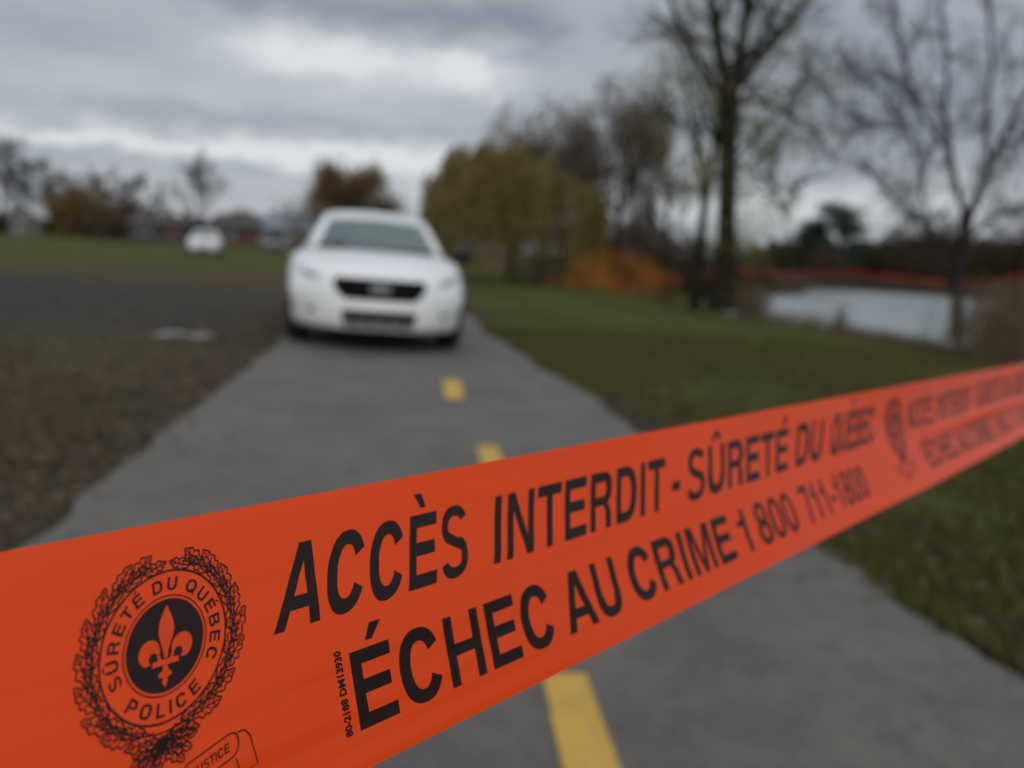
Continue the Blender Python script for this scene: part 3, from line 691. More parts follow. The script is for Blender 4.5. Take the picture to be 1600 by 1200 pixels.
# length stations: y, half width low, half width mid, half width shoulder, z bottom, z shoulder, z centre top
BT = [(0, .80, .86, .80, .215, .70, .80), (.30, .86, .90, .83, .20, .80, .90), (.9, .93, .955, .87, .20, .90, .985), (1.45, .93, .965, .89, .20, .95, 1.03), (2.2, .93, .968, .90, .20, .97, 1.0),
      (3.2, .93, .968, .90, .20, .985, 1.0), (4.1, .925, .96, .88, .20, 1.0, 1.04), (4.75, .89, .93, .85, .24, 1.0, 1.06), (5.12, .80, .87, .79, .30, .96, 1.02)]
KY = [0, .10, .28, .52, .78, 1.05, 1.3, 1.6, 2.0, 2.5, 3.0, 3.5, 4.0, 4.4, 4.75, 4.98, 5.12]
NI, NJ = 12, 8
def body_mesh():
    vid = {}; V = []; Fc = []; MI = []
    def P(i, j, k):
        y = KY[k]; wl, wm, ws, zb, zs, zc = interp(BT, y); s = 2 * i / NI - 1; t = j / NJ
        z_side = zb + (zs - zb) * t
        wd = float(np.interp(t, [0, .12, .3, .62, .85, 1], [wl * .94, wl, wl * 1.0, wm, (wm + ws) / 2 + .012, ws]))
        x = s * wd
        # top crown and a shallow bulge in the bonnet
        z = z_side
        if j == NJ: z = zs + (zc - zs) * (1 - abs(s) ** 2.6)
        elif j > 0: z = z_side + (zc - zs) * (1 - abs(s) ** 2.6) * t * .9 if k in (0, len(KY) - 1) else z_side
        # nose and tail swept back in plan, leaning in side view
        fade = max(0, 1 - y / 1.15); fade2 = max(0, 1 - (5.12 - y) / .9)
        yf = float(np.interp(z, [.2, .30, .42, .55, .70, .80, .9], [.07, .01, .0, .015, .05, .11, .2]))
        y += fade * (.40 * abs(s) ** 3.0) + (yf if k == 0 else yf * max(0, 1 - y / .35))
        y -= fade2 * (.26 * abs(s) ** 3)
        return (x, y, z)
    def g(i, j, k):
        q = (i, j, k)
        if q not in vid: vid[q] = len(V); V.append(P(i, j, k))
        return vid[q]
    K = len(KY) - 1
    for i in range(NI):
        for j in range(NJ):
            Fc.append((g(i, j, 0), g(i + 1, j, 0), g(i + 1, j + 1, 0), g(i, j + 1, 0))); MI.append(0)
            Fc.append((g(i, j, K), g(i, j + 1, K), g(i + 1, j + 1, K), g(i + 1, j, K))); MI.append(0)
    for k in range(K):
        for i in range(NI):
            Fc.append((g(i, 0, k), g(i, 0, k + 1), g(i + 1, 0, k + 1), g(i + 1, 0, k))); MI.append(1)
            cab = 1.5 < KY[k] < 4.3 and 1 <= i < NI - 1
            Fc.append((g(i, NJ, k), g(i + 1, NJ, k), g(i + 1, NJ, k + 1), g(i, NJ, k + 1))); MI.append(1 if cab else 0)
        for j in range(NJ):
            Fc.append((g(0, j, k), g(0, j + 1, k), g(0, j + 1, k + 1), g(0, j, k + 1))); MI.append(0)
            Fc.append((g(NI, j, k), g(NI, j, k + 1), g(NI, j + 1, k + 1), g(NI, j + 1, k))); MI.append(0)
    me = bpy.data.meshes.new('body'); me.from_pydata(V, [], Fc); me.materials.append(white); me.materials.append(under)
    me.polygons.foreach_set('material_index', MI); me.polygons.foreach_set('use_smooth', [True] * len(Fc)); me.update()
    me = baked(me, [('SUBSURF', dict(levels=2, render_levels=2))])
    # wheel arches
    cut = MB()
    for y in (1.02, 3.92):
        for s in (-1, 1):
            a = [Vector((s * .62, y, .345)), Vector((s * 1.15, y, .345))]; cut.tube(a, [.385, .385], 40, cap=True)
    co = cut.build('cutter', under); bm_ = bmesh.new(); bm_.from_mesh(co.data); bmesh.ops.recalc_face_normals(bm_, faces=bm_.faces); bm_.to_mesh(co.data); bm_.free()
    r = baked(me, [('BOOLEAN', dict(operation='DIFFERENCE', object=co, solver='EXACT', material_mode='TRANSFER'))])
    bpy.data.objects.remove(co)
    return r, me
def patch(outline, bvh, front=True, off=.006, thick=.012, step=.035, side=None):
    # a shaped plate laid on the body: outline in (x, z) seen from the front, or (y, z) seen from a side
    bm_ = bmesh.new(); vs = [bm_.verts.new((a, 0, b_)) for a, b_ in outline]; bm_.faces.new(vs)
    xs1 = [a for a, _ in outline]; zs1 = [b_ for _, b_ in outline]
    for lo, hi, nrm in ((min(xs1), max(xs1), (1, 0, 0)), (min(zs1), max(zs1), (0, 0, 1))):
        c = lo + step
        while c < hi - .002:
            bmesh.ops.bisect_plane(bm_, geom=bm_.verts[:] + bm_.edges[:] + bm_.faces[:], plane_co=(c, 0, 0) if nrm[0] else (0, 0, c), plane_no=nrm); c += step
    for v in bm_.verts:
        a, z = v.co.x, v.co.z
        if side is None:
            o_, d = (Vector((a, -2, z)), Vector((0, 1, 0))) if front else (Vector((a, 8, z)), Vector((0, -1, 0)))
        else: o_, d = Vector((side * 3, a, z)), Vector((-side, 0, 0))
        hit, nr, _, _ = bvh.ray_cast(o_, d)
        if hit is None: hit = o_ + d * 2.2
        v.co = hit - d * off
    bmesh.ops.recalc_face_normals(bm_, faces=bm_.faces)
    if thick:
        r = bmesh.ops.extrude_face_region(bm_, geom=bm_.faces[:]); dd = Vector((0, 1, 0)) if front else Vector((0, -1, 0))
        if side is not None: dd = Vector((-side, 0, 0))
        for e_ in r['geom']:
            if isinstance(e_, bmesh.types.BMVert): e_.co += dd * (thick + off)
        bmesh.ops.recalc_face_normals(bm_, faces=bm_.faces)
    me = bpy.data.meshes.new('patch'); bm_.to_mesh(me); bm_.free(); return me
def rrect(x0, x1, z0, z1, r, n=5, taper=0):
    out = []
    for cx, cz, a in ((x1 - r, z1 - r, 0), (x0 + r, z1 - r, 90), (x0 + r, z0 + r, 180), (x1 - r, z0 + r, 270)):
        for i in range(n + 1):
            t = R(a + 90 * i / n); x = cx + r * math.cos(t); z = cz + r * math.sin(t)
            k = 1 - taper * (1 - (z - z0) / (z1 - z0)); xm = (x0 + x1) / 2; out.append((xm + (x - xm) * k, z))
    return out
def pm_(name, me, m, parent, smooth=False):
    me.materials.clear(); me.materials.append(m); me.name = name
    if smooth: me.polygons.foreach_set('use_smooth', [True] * len(me.polygons))
    return link(name, me, parent)
def lathe(m, prof, c, n=36, mi=0):   # profile (radius, x offset) around the x axis through c
    vs = []; fs = []
    for k in range(n):
        t = 2 * math.pi * k / n
        for r, x in prof: vs.append((c[0] + x, c[1] + r * math.cos(t), c[2] + r * math.sin(t)))
    q = len(prof)
    for k in range(n):
        for i in range(q - 1): fs.append((k * q + i, k * q + i + 1, ((k + 1) % n) * q + i + 1, ((k + 1) % n) * q + i))
    m.add(vs, fs, mi)
# cabin cage: rows along the car, points across from the left belt over the roof to the right belt
CR = [  # (x, y, z) half rows: foot, belt, window top, rail, screen edge, mid, centre
    [(.82, 1.50, .88), (.80, 1.50, .965), (.765, 1.52, 1.0), (.735, 1.47, 1.015), (.700, 1.40, 1.02), (.36, 1.22, 1.035), (0, 1.16, 1.04)],
    [(.85, 1.95, .88), (.835, 1.95, .975), (.70, 2.02, 1.195), (.672, 1.98, 1.215), (.635, 1.90, 1.20), (.33, 1.74, 1.215), (0, 1.68, 1.222)],
    [(.87, 2.28, .88), (.855, 2.28, .98), (.655, 2.36, 1.335), (.612, 2.32, 1.37), (.565, 2.20, 1.335), (.29, 2.05, 1.365), (0, 2.0, 1.372)],
    [(.875, 2.75, .88), (.86, 2.75, .98), (.635, 2.75, 1.385), (.595, 2.75, 1.425), (.52, 2.70, 1.45), (.27, 2.62, 1.472), (0, 2.6, 1.478)],
    [(.875, 2.86, .88), (.86, 2.86, .98), (.633, 2.86, 1.39), (.593, 2.86, 1.43), (.52, 2.84, 1.455), (.27, 2.8, 1.478), (0, 2.8, 1.483)],
    [(.87, 3.60, .88), (.855, 3.60, .985), (.635, 3.50, 1.37), (.595, 3.50, 1.41), (.52, 3.5, 1.435), (.27, 3.55, 1.46), (0, 3.55, 1.465)],
    [(.86, 3.90, .88), (.845, 3.90, .99), (.655, 3.80, 1.29), (.605, 3.80, 1.34), (.55, 3.80, 1.365), (.28, 3.88, 1.39), (0, 3.9, 1.395)],
    [(.82, 4.45, .90), (.79, 4.45, 1.0), (.73, 4.45, 1.05), (.69, 4.48, 1.07), (.63, 4.52, 1.075), (.31, 4.62, 1.08), (0, 4.65, 1.08)]]
def cabin(parent):
    V = []; Fc = []; MI = []; n = 13
    for row in CR:
        V += [(-x, y, z) for x, y, z in row[:-1]] + [row[-1]] + [(x, y, z) for x, y, z in row[:-1]][::-1]
    WS, SF, SR, RG = 1, 2, 3, 4
    for k in range(len(CR) - 1):
        for i in range(n - 1):
            mi = 0; e_ = min(i, n - 2 - i)
            if k in (0, 1) and e_ >= 4: mi = WS
            if e_ == 1 and k in (0, 1, 2): mi = SF
            if e_ == 1 and k == 4: mi = SR
            if e_ >= 4 and k == 6: mi = RG
            Fc.append((k * n + i, k * n + i + 1, (k + 1) * n + i + 1, (k + 1) * n + i)); MI.append(mi)
    me = bpy.data.meshes.new('cage'); me.from_pydata(V, [], Fc)
    for q in range(5): me.materials.append(white)
    me.polygons.foreach_set('material_index', MI); me.update()
    me = baked(me, [('SUBSURF', dict(levels=3, render_levels=3))])
    vs = [tuple(v.co) for v in me.vertices]; polys = [(tuple(p.vertices), p.material_index) for p in me.polygons]
    def sub(sel, shrink=0):
        use = {}; v2 = []; f2 = []
        for f, mi in polys:
            if sel(f, mi):
                q = []
                for a in f:
                    if a not in use: use[a] = len(v2); v2.append(vs[a])
                    q.append(use[a])
                f2.append(tuple(q))
        mm = bpy.data.meshes.new('s'); mm.from_pydata(v2, [], f2); mm.update(); return mm
    fr_ = sub(lambda f, mi: mi == 0)
    fr_ = baked(fr_, [('SOLIDIFY', dict(thickness=.035, offset=-1))])
    pm_('cabin_frame', fr_, white, parent, True)
    cx = lambda f: sum(vs[a][0] for a in f) / len(f)
    pm_('windscreen', sub(lambda f, mi: mi == WS), glass, parent, True)
    pm_('rear_window', sub(lambda f, mi: mi == RG), glass, parent, True)
    for s in (-1, 1):
        pm_('side_window', sub(lambda f, mi: mi == SF and cx(f) * s > 0), glass, parent, True)
        pm_('side_window', sub(lambda f, mi: mi == SR and cx(f) * s > 0), glass, parent, True)
BODY, BODY_RAW = body_mesh()
bvh = BVHTree.FromPolygons([v.co for v in BODY_RAW.vertices], [tuple(p.vertices) for p in BODY_RAW.polygons])
def car(name, grille=True):
    root = empty(name)
    bo = link('body', BODY.copy(), root); cabin(root)
    if grille:
        gr_ = pm_('grille', patch([(-.42, .735), (.42, .735), (.455, .70), (.455, .665), (.40, .58), (.33, .535), (-.33, .535), (-.40, .58), (-.455, .665), (-.455, .70)], bvh, off=.012), honey, root)
        el_ = [(.105 * math.cos(R(t)), .645 + .043 * math.sin(R(t))) for t in range(0, 360, 15)]
        bd = pm_('badge', patch(el_, bvh, off=.032, thick=.01), rim_m, gr_)
        pm_('badge_field', patch([(x * .86, .645 + (z - .645) * .78) for x, z in el_], bvh, off=.037, thick=.004), badge_m, gr_)
    else:
        pm_('grille', patch(rrect(-.40, .40, .60, .72, .04), bvh, off=.010), grey_pl, root)
    it = pm_('lower_intake', patch(rrect(-.37, .37, .27, .43, .03, taper=.06), bvh, off=.010), blk, root)
    for x in (-.24, -.08, .08, .24):
        hit = bvh.ray_cast(Vector((x, -2, .36)), Vector((0, 1, 0)))[0]; m = MB(); m.box(x - .010, x + .010, hit.y - .024, hit.y - .012, .275, .42); m.build('intake_bar', under, it)
    lp = pm_('intake_lip', patch(rrect(-.34, .34, .272, .345, .02), bvh, off=.018, thick=.006), grey_pl, it)
    for s in (-1, 1):
        hl = [(s * a, z) for a, z in ((.56, .735), (.66, .762), (.78, .80), (.845, .835), (.862, .80), (.845, .765), (.76, .72), (.64, .70), (.565, .712))]
        hd = pm_('headlight', patch(hl, bvh, off=.008), lens, root)
        pm_('lamp_housing', patch([(s * a, z) for a, z in ((.60, .728), (.68, .75), (.77, .775), (.76, .745), (.70, .715), (.62, .712))], bvh, off=.012, thick=.003), lens_d, hd)
        pm_('fog_light', patch([(s * (.655 + .045 * math.cos(R(t))), .40 + .026 * math.sin(R(t))) for t in range(0, 360, 30)], bvh, off=.006), lens_d, root)
        tl = pm_('tail_light', patch([(s * a, z) for a, z in ((.50, .93), (.78, .95), (.80, .86), (.55, .83))], bvh, front=False, off=.008), red_l, root)
        # mirror on a short arm
        m = MB(); c = Vector((s * (1.0 if s > 0 else .915), 1.72 if s > 0 else 1.90, 1.01 if s > 0 else .985)); mir = blk; mw = .13 if s > 0 else .04
        bm_ = bmesh.new(); bmesh.ops.create_uvsphere(bm_, u_segments=20, v_segments=12, radius=1)
        for v in bm_.verts: v.co = Vector((c.x + v.co.x * mw, c.y + v.co.y * ((.07 if v.co.y < 0 else .02) if s > 0 else .11), c.z + v.co.z * .072))
        mm = bpy.data.meshes.new('m'); bm_.to_mesh(mm); bm_.free(); mo = pm_('door_mirror', mm, mir, root, True)
        m.tube([Vector((s * .84, 1.74, .985)), Vector((s * .90, 1.735, 1.0)), Vector((s * (.93 if s > 0 else .91), 1.73 if s > 0 else 1.80, 1.0))], [.03, .024, .022], 10, cap=True); m.build('mirror_arm', blk, mo, True)
        for y in (2.35, 3.3):
            hx = bvh.ray_cast(Vector((s * 3, y, .86)), Vector((-s, 0, 0)))[0].x; m = MB()
            m.tube([Vector((hx, y, .86)), Vector((hx + s * .035, y + .02, .865)), Vector((hx + s * .035, y + .2, .87)), Vector((hx, y + .22, .87))], [.014] * 4, 8, cap=True)
            m.build('door_handle', white, root, True)
        for y in (1.62, 2.80, 3.72):   # shut lines
            pm_('door_gap', patch([(y, .27), (y + .008, .27), (y + .008, .93), (y, .93)], bvh, side=s, off=.0015, thick=0), under, root)
        for y in (1.02, 3.92):
            m = MB(); c = (s * .805, y, .340)
            lathe(m, [(.235, -.11), (.30, -.118), (.328, -.10), (.338, -.06), (.340, 0), (.338, .06), (.328, .10), (.30, .118), (.235, .11)], c)
            wh = m.build('wheel', rubber, root, True); m = MB()
            lathe(m, [(.236, s * .108), (.215, s * .10), (.205, s * .04), (.08, s * .06), (.001, s * .065)], c)
            for k in range(9):
                t = 2 * math.pi * k / 9; d = Vector((0, math.cos(t), math.sin(t))); cc_ = Vector(c)
                m.tube([cc_ + d * .05 + Vector((s * .075, 0, 0)), cc_ + d * .215 + Vector((s * .098, 0, 0))], [.026, .020], 6, cap=True)
            m.build('rim', steel, wh)
    m = MB(); m.box(-.26, .26, 5.13, 5.15, .70, .83); m.build('number_plate', plate_m, root)
    # inside: dashboard, steering wheel, seats
    m = MB(); m.box(-.70, .70, 1.62, 1.95, .90, 1.035); m.build('dashboard', under, root)
    m = MB(); c = Vector((.37, 2.12, 1.03)); m.tube([c + Vector((.18 * math.cos(t), .07 * math.sin(t), .17 * math.sin(t))) for t in [i * math.pi / 12 for i in range(25)]], [.014] * 25, 8); m.build('steering_wheel', under, root, True)
    def seat(x, y, w_):
        bm_ = bmesh.new(); bmesh.ops.create_cube(bm_, size=1)
        for v in bm_.verts: v.co = Vector((x + v.co.x * w_ * (1 - .18 * (v.co.z > 0)), y + v.co.y * .13 + (v.co.z + .5) * .10, 1.05 + v.co.z * .34))
        g_ = bmesh.ops.bevel(bm_, geom=bm_.edges[:], offset=.05, segments=3, affect='EDGES'); mm = bpy.data.meshes.new('s'); bm_.to_mesh(mm); bm_.free()
        so_ = pm_('seat', mm, fabric, root, True); m = MB()
        for hx in ([x] if w_ < .7 else [x - .36, x + .36]):
            m = MB(); bm_ = bmesh.new(); bmesh.ops.create_cube(bm_, size=1)
            for v in bm_.verts: v.co = Vector((hx + v.co.x * .27, y + .10 + v.co.y * .10, 1.30 + v.co.z * .18))
            bmesh.ops.bevel(bm_, geom=bm_.edges[:], offset=.04, segments=3, affect='EDGES'); mm = bpy.data.meshes.new('h'); bm_.to_mesh(mm); bm_.free()
            pm_('headrest', mm, fabric, so_, True)
    seat(-.38, 2.62, .50); seat(.38, 2.62, .50); seat(0, 3.62, 1.15)
    m = MB(); hit = Vector((0, 2.08, 1.37)); m.box(-.12, .12, 2.16, 2.18, 1.24, 1.30); m.build('interior_mirror', under, root)
    for s in (-1, 1):
        m = MB(); m.tube([Vector((s * .55 - .1, 1.30, 1.035)), Vector((s * .25 - .1, 1.33, 1.075))], [.010, .008], 6, cap=True); m.build('wiper', blk, root)
    return root
c1_ = car('parked_car')
yaw = math.atan2(800 - 526, F_PX)
nose = loc(589, 8.42); c1_.location = (nose.x, nose.y, .016); c1_.rotation_euler = (0, R(1.35), yaw)
tag(c1_, 'white police sedan facing the camera on the path with wide black grille', 'car')
c2_ = car('parked_car', grille=False); q = loc(317, 51); gz = hz_at(q.x, q.y)
c2_.location = (q.x, q.y, gz + .01); c2_.rotation_euler = (0, 0, R(16))
tag(c2_, 'distant white car standing on the grass field in front of the brick house', 'car')

# ------------------------------------------------------------------ trees
bark = mat('grey_brown_bark', (.060, .050, .042), .9, col2=(.105, .088, .070), scale=6, bump=.6, bscale=30)
bark_d = mat('dark_bark', (.020, .017, .016), .95, spec=.2, col2=(.038, .031, .027), scale=6, bump=.5, bscale=30)
bark_m = mat('mossy_bark', (.015, .013, .010), .95, spec=.2, col2=(.030, .026, .015), scale=3, bump=.6, bscale=30)
twig = mat('twig_bark', (.045, .037, .032), .95, spec=.2)
def grow(m, rng, p, d, ln, r, lvl, cfg, tips, sides=(9, 7, 5, 4, 3, 3)):
    seg = cfg['seg'][min(lvl, len(cfg['seg']) - 1)]; pts = [p.copy()]; rads = [r]; d = d.normalized(); end = cfg.get('end', .3)
    for i in range(seg):
        wob = cfg['wob'][min(lvl, len(cfg['wob']) - 1)]
        d = (d + Vector((rng.gauss(0, wob), rng.gauss(0, wob), rng.gauss(0, wob) + cfg['up'][min(lvl, len(cfg['up']) - 1)]))).normalized()
        p = p + d * (ln / seg); pts.append(p.copy()); rads.append(max(r * (1 - (1 - end) * (i + 1) / seg), cfg['rmin']))
    m.tube(pts, rads, sides[min(lvl, 5)], 0 if lvl < 2 else 1)
    if lvl >= cfg['levels'] - 1: tips.append((pts[-1], d)); tips.append((pts[len(pts) // 2], d)); return
    n = cfg['n'][lvl]; s0 = cfg['start'][min(lvl, len(cfg['start']) - 1)]
    for k in range(n):
        t = s0 + (1 - s0) * (k + rng.random() * .8) / n; t = min(t, 1.0); f = t * seg; i = min(int(f), seg - 1); q = pts[i].lerp(pts[i + 1], f - i)
        dd = (pts[i + 1] - pts[i]).normalized(); a = dd.orthogonal().normalized(); a = Matrix.Rotation(rng.uniform(0, 6.283) if lvl else k * 2.4 + rng.random(), 3, dd) @ a
        ang = R(rng.gauss(cfg['ang'][min(lvl, len(cfg['ang']) - 1)], 8)); nd_ = dd * math.cos(ang) + a * math.sin(ang)
        rr = max((rads[i] * (1 - (f - i)) + rads[i + 1] * (f - i)) * cfg['rk'] * rng.uniform(.8, 1.1), cfg['rmin'])
        grow(m, rng, q, nd_, ln * cfg['lk'][min(lvl, len(cfg['lk']) - 1)] * (1 - cfg.get('tap', .45) * (t - s0) / (1 - s0 + 1e-6)) * rng.uniform(.75, 1.15), rr, lvl + 1, cfg, tips)
    tips.append((pts[-1], d))
LEAF = ((-.5, 0), (0, -.32), (.5, 0), (0, .32))
def leaves(m, rng, pts, n, spread, size, drop=0):
    for _ in range(n):
        p, _d = pts[rng.randrange(len(pts))]
        c = p + Vector((rng.gauss(0, spread), rng.gauss(0, spread), rng.gauss(0, spread) - drop * rng.random()))
        a = Vector((rng.gauss(0, 1), rng.gauss(0, 1), rng.gauss(0, 1))).normalized(); b_ = a.orthogonal().normalized(); b_ = Matrix.Rotation(rng.uniform(0, 6.28), 3, a) @ b_; c2_ = a.cross(b_)
        s = size * rng.uniform(.6, 1.4); m.add([c + b_ * (u * s) + c2_ * (v * s) for u, v in LEAF], [(0, 1, 2, 3)])
BARE = dict(levels=5, seg=[7, 6, 5, 4, 3], wob=[.05, .12, .15, .18, .2], up=[.02, .05, .05, .04, .03], n=[9, 7, 6, 4], start=[.25, .25, .2, .2], ang=[42, 40, 40, 42], lk=[.62, .55, .5, .5], rk=.55, rmin=.004, end=.3)
def tree(name, base, ht, r, seed, label, cfg=None, lv=None, group=None, cat='tree', barkm=None, lean=(0, 0), width=None):
    c = dict(BARE); c.update(cfg or {}); rng = random.Random(seed); root = empty(name, base); m = MB(); tips = []
    grow(m, rng, Vector((0, 0, -.15)), Vector((lean[0], lean[1], 1)), ht * c.get('trunk', .75), r, 0, c, tips)
    top = max(v[2] for v in m.v); k = ht / top
    kx = 1.0
    if width:
        xs2 = sorted(v[0] for v in m.v); kx = width / max(xs2[int(len(xs2) * .985)] - xs2[int(len(xs2) * .015)], .1)
    def sq(v):
        if c.get('round'):
            zc_, rz_ = .60 * top, .42 * top; rw = c['round'] / 2 / kx
            q_ = math.sqrt((v[0] / rw) ** 2 + (v[1] / rw) ** 2 + ((v[2] - zc_) / rz_) ** 2)
            if v[2] > .3 * top and q_ > .9: t_ = (.9 + (q_ - .9) * .22) / q_; v = (v[0] * t_, v[1] * t_, zc_ + (v[2] - zc_) * t_)
        f = min(1, max(0, v[2] / (ht * .25))); return (v[0] * (1 + (kx - 1) * f), v[1] * (1 + (kx - 1) * f), v[2] * k)
    m.v = [sq(v) for v in m.v]; tips = [(Vector(sq(p)), d) for p, d in tips]
    # trunk with main limbs, and the crown of finer branches
    a, b_ = MB(), MB()
    for f, mi in zip(m.f, m.mi): (a if mi == 0 else b_).f.append(f)
    for q in (a, b_):
        u = {}; nf = []
        for f in q.f:
            for i in f:
                if i not in u: u[i] = len(q.v); q.v.append(m.v[i])
            nf.append(tuple(u[i] for i in f))
        q.f = nf; q.mi = [0] * len(nf)
    a.build('trunk', barkm or bark, root, True); cr = b_.build('crown', twig if barkm is None else barkm, root)
    if lv:
        for (n_, spread, size, matl, drop) in lv:
            lm_ = MB(); leaves(lm_, rng, tips, n_, spread, size, drop); lm_.build('foliage', matl, root)
    return tag(root, label, cat, group)
twig_far = mat('brown_twig', (.085, .066, .052), .95, spec=.2)
lf_twiggy = mat('dry_brown_leaf', (.17, .125, .085), .85, island=(.08, .06, .045), trans=.25)
def base_at(px, D): p = loc(px, D); z = hz_at(p.x, p.y); p = loc(px, D, z); p.z = z - .02; return p
lf_ygreen = mat('yellow_green_leaf', (.36, .33, .06), .7, island=(.20, .20, .05), trans=.4)
lf_ochre = mat('ochre_leaf', (.25, .155, .05), .7, island=(.13, .085, .035), trans=.35)
lf_orange = mat('orange_leaf', (.72, .30, .028), .7, island=(.30, .11, .02), trans=.35)
lf_brown = mat('brown_leaf', (.10, .062, .03), .8, island=(.055, .038, .022), trans=.2)
lf_olive = mat('olive_leaf', (.085, .075, .025), .8, island=(.045, .045, .02), trans=.25)
lf_pine = mat('pine_needle', (.018, .030, .016), .8, island=(.030, .045, .022), trans=.1)
lf_willow = mat('willow_leaf', (.32, .245, .080), .7, island=(.17, .135, .045), trans=.4)

# tall tree with the forked trunk
def tall_tree():
    root = empty('forked_tree', base_at(1133, 24)); rng = random.Random(21); m = MB(); tips = []
    z = lambda y: zat(1140, y, 24) - root.location.z
    X_ = lambda px, zz: loc(px, 24, zz + root.location.z).x - root.location.x
    def P(px, py, dy=0): q = z(py); return Vector((X_(px, q), dy, q))
    cfg = dict(BARE); cfg.update(levels=4, n=[9, 7, 5], start=[.12, .2, .2], ang=[46, 42, 40], lk=[.50, .55, .5], up=[.03, .05, .05, .05], rk=.42, seg=[6, 5, 4, 3], rmin=.006)
    m.tube([P(1130, 475), P(1133, 440), P(1136, 330), P(1138, 230), P(1141, 165), P(1142, 150)], [.36, .30, .25, .25, .27, .22], 12, 0)
    m.tube([P(1131, 482, .05), P(1131, 455, 0)], [.52, .36], 12, 0)
    for pts, r in (([P(1139, 172), P(1123, 95), P(1113, 30), P(1108, -40), P(1108, -130), P(1112, -230)], .165), ([P(1143, 172), P(1158, 95), P(1167, 30), P(1172, -40), P(1172, -130), P(1176, -240)], .155)):
        m.tube(pts, [r * (1 - .12 * i) for i in range(len(pts))], 10, 0)
        for k in range(13):
            t = .6 + k * .36; i = min(int(t), 4); q = pts[i].lerp(pts[i + 1], min(t - i, 1)); a = k * 2.4 + (0 if pts[1].x < 0 else 1.3)
            grow(m, rng, q, Vector((math.cos(a) * .9, math.sin(a) * .9, .75)), 3.8 * rng.uniform(.7, 1.2), .062, 1, cfg, tips)
    for pts, r in (([P(1150, 175), P(1190, 168), P(1240, 190), P(1280, 215), P(1300, 250)], .075), ([P(1145, 160), P(1185, 110), P(1230, 55), P(1290, -10), P(1330, -70)], .11), ([P(1135, 175), P(1095, 120), P(1060, 60), P(1035, 0), P(1000, -60)], .10),
                   ([P(1146, 200), P(1180, 240), P(1210, 300), P(1225, 330)], .03), ([P(1140, 260), P(1175, 270), P(1215, 300)], .03), ([P(1148, 140), P(1200, 60), P(1225, 0), P(1260, -80)], .085), ([P(1135, 240), P(1100, 215), P(1060, 205)], .05)):
        m.tube(pts, [r * (1 - .16 * i) for i in range(len(pts))], 8, 0)
        for k in range(8):
            t = .4 + k * .45; i = min(int(t), len(pts) - 2); q = pts[i].lerp(pts[i + 1], min(t - i, 1))
            grow(m, rng, q, Vector((rng.gauss(0, .8), rng.gauss(0, .8), rng.uniform(-.1, 1))), 2.1 * rng.uniform(.6, 1.2), .034, 1 if k % 2 else 2, cfg, tips)
    a, b_ = MB(), MB()
    for f, mi in zip(m.f, m.mi): (a if mi == 0 else b_).f.append(f)
    a.v = m.v; b_.v = m.v; a.mi = [0] * len(a.f); b_.mi = [0] * len(b_.f)
    for q, nm in ((a, 'trunk'), (b_, 'crown')):
        o = q.build(nm, bark_m if nm == 'trunk' else twig, root, nm == 'trunk'); bm_ = bmesh.new(); bm_.from_mesh(o.data); bmesh.ops.delete(bm_, geom=[v for v in bm_.verts if not v.link_faces], context='VERTS'); bm_.to_mesh(o.data); bm_.free()
    # yellowing leaves that cling along the trunk and hang from the low boughs
    f = MB(); cl = []
    for py in range(150, 400, 7):
        for _ in range(2): cl.append((P(1138 + rng.gauss(0, 10), py + rng.gauss(0, 8), rng.gauss(0, .2)), None))
    leaves(f, rng, cl, 1500, .13, .085)
    cl = [(P(px + rng.gauss(0, 10), py + rng.gauss(0, 8), rng.gauss(0, .6)), None) for px, py in ((1180, 185), (1200, 215), (1190, 250), (1170, 290), (1215, 315), (1235, 310), (1240, 215), (1165, 345), (1110, 250), (1095, 280), (1160, 370)) for _ in range(5)]
    leaves(f, rng, cl, 2600, .22, .08, .5); leaves(f, rng, tips, 500, .2, .06)
    f.build('foliage', lf_ygreen, root); return root
tag(tall_tree(), 'tall dark tree whose thick trunk forks near the top edge of the photo', 'tree')
tree('thin_tree', base_at(1084, 25), 9.6, .20, 31, 'slimmer mossy trunk standing just left of the tall forked tree', dict(n=[13, 7, 5, 4], start=[.42], ang=[36, 38, 40, 42], trunk=.80, rk=.6), [(6500, .20, .08, lf_ygreen, 2.2)], barkm=bark_m, lean=(-.03, 0), width=5.0)
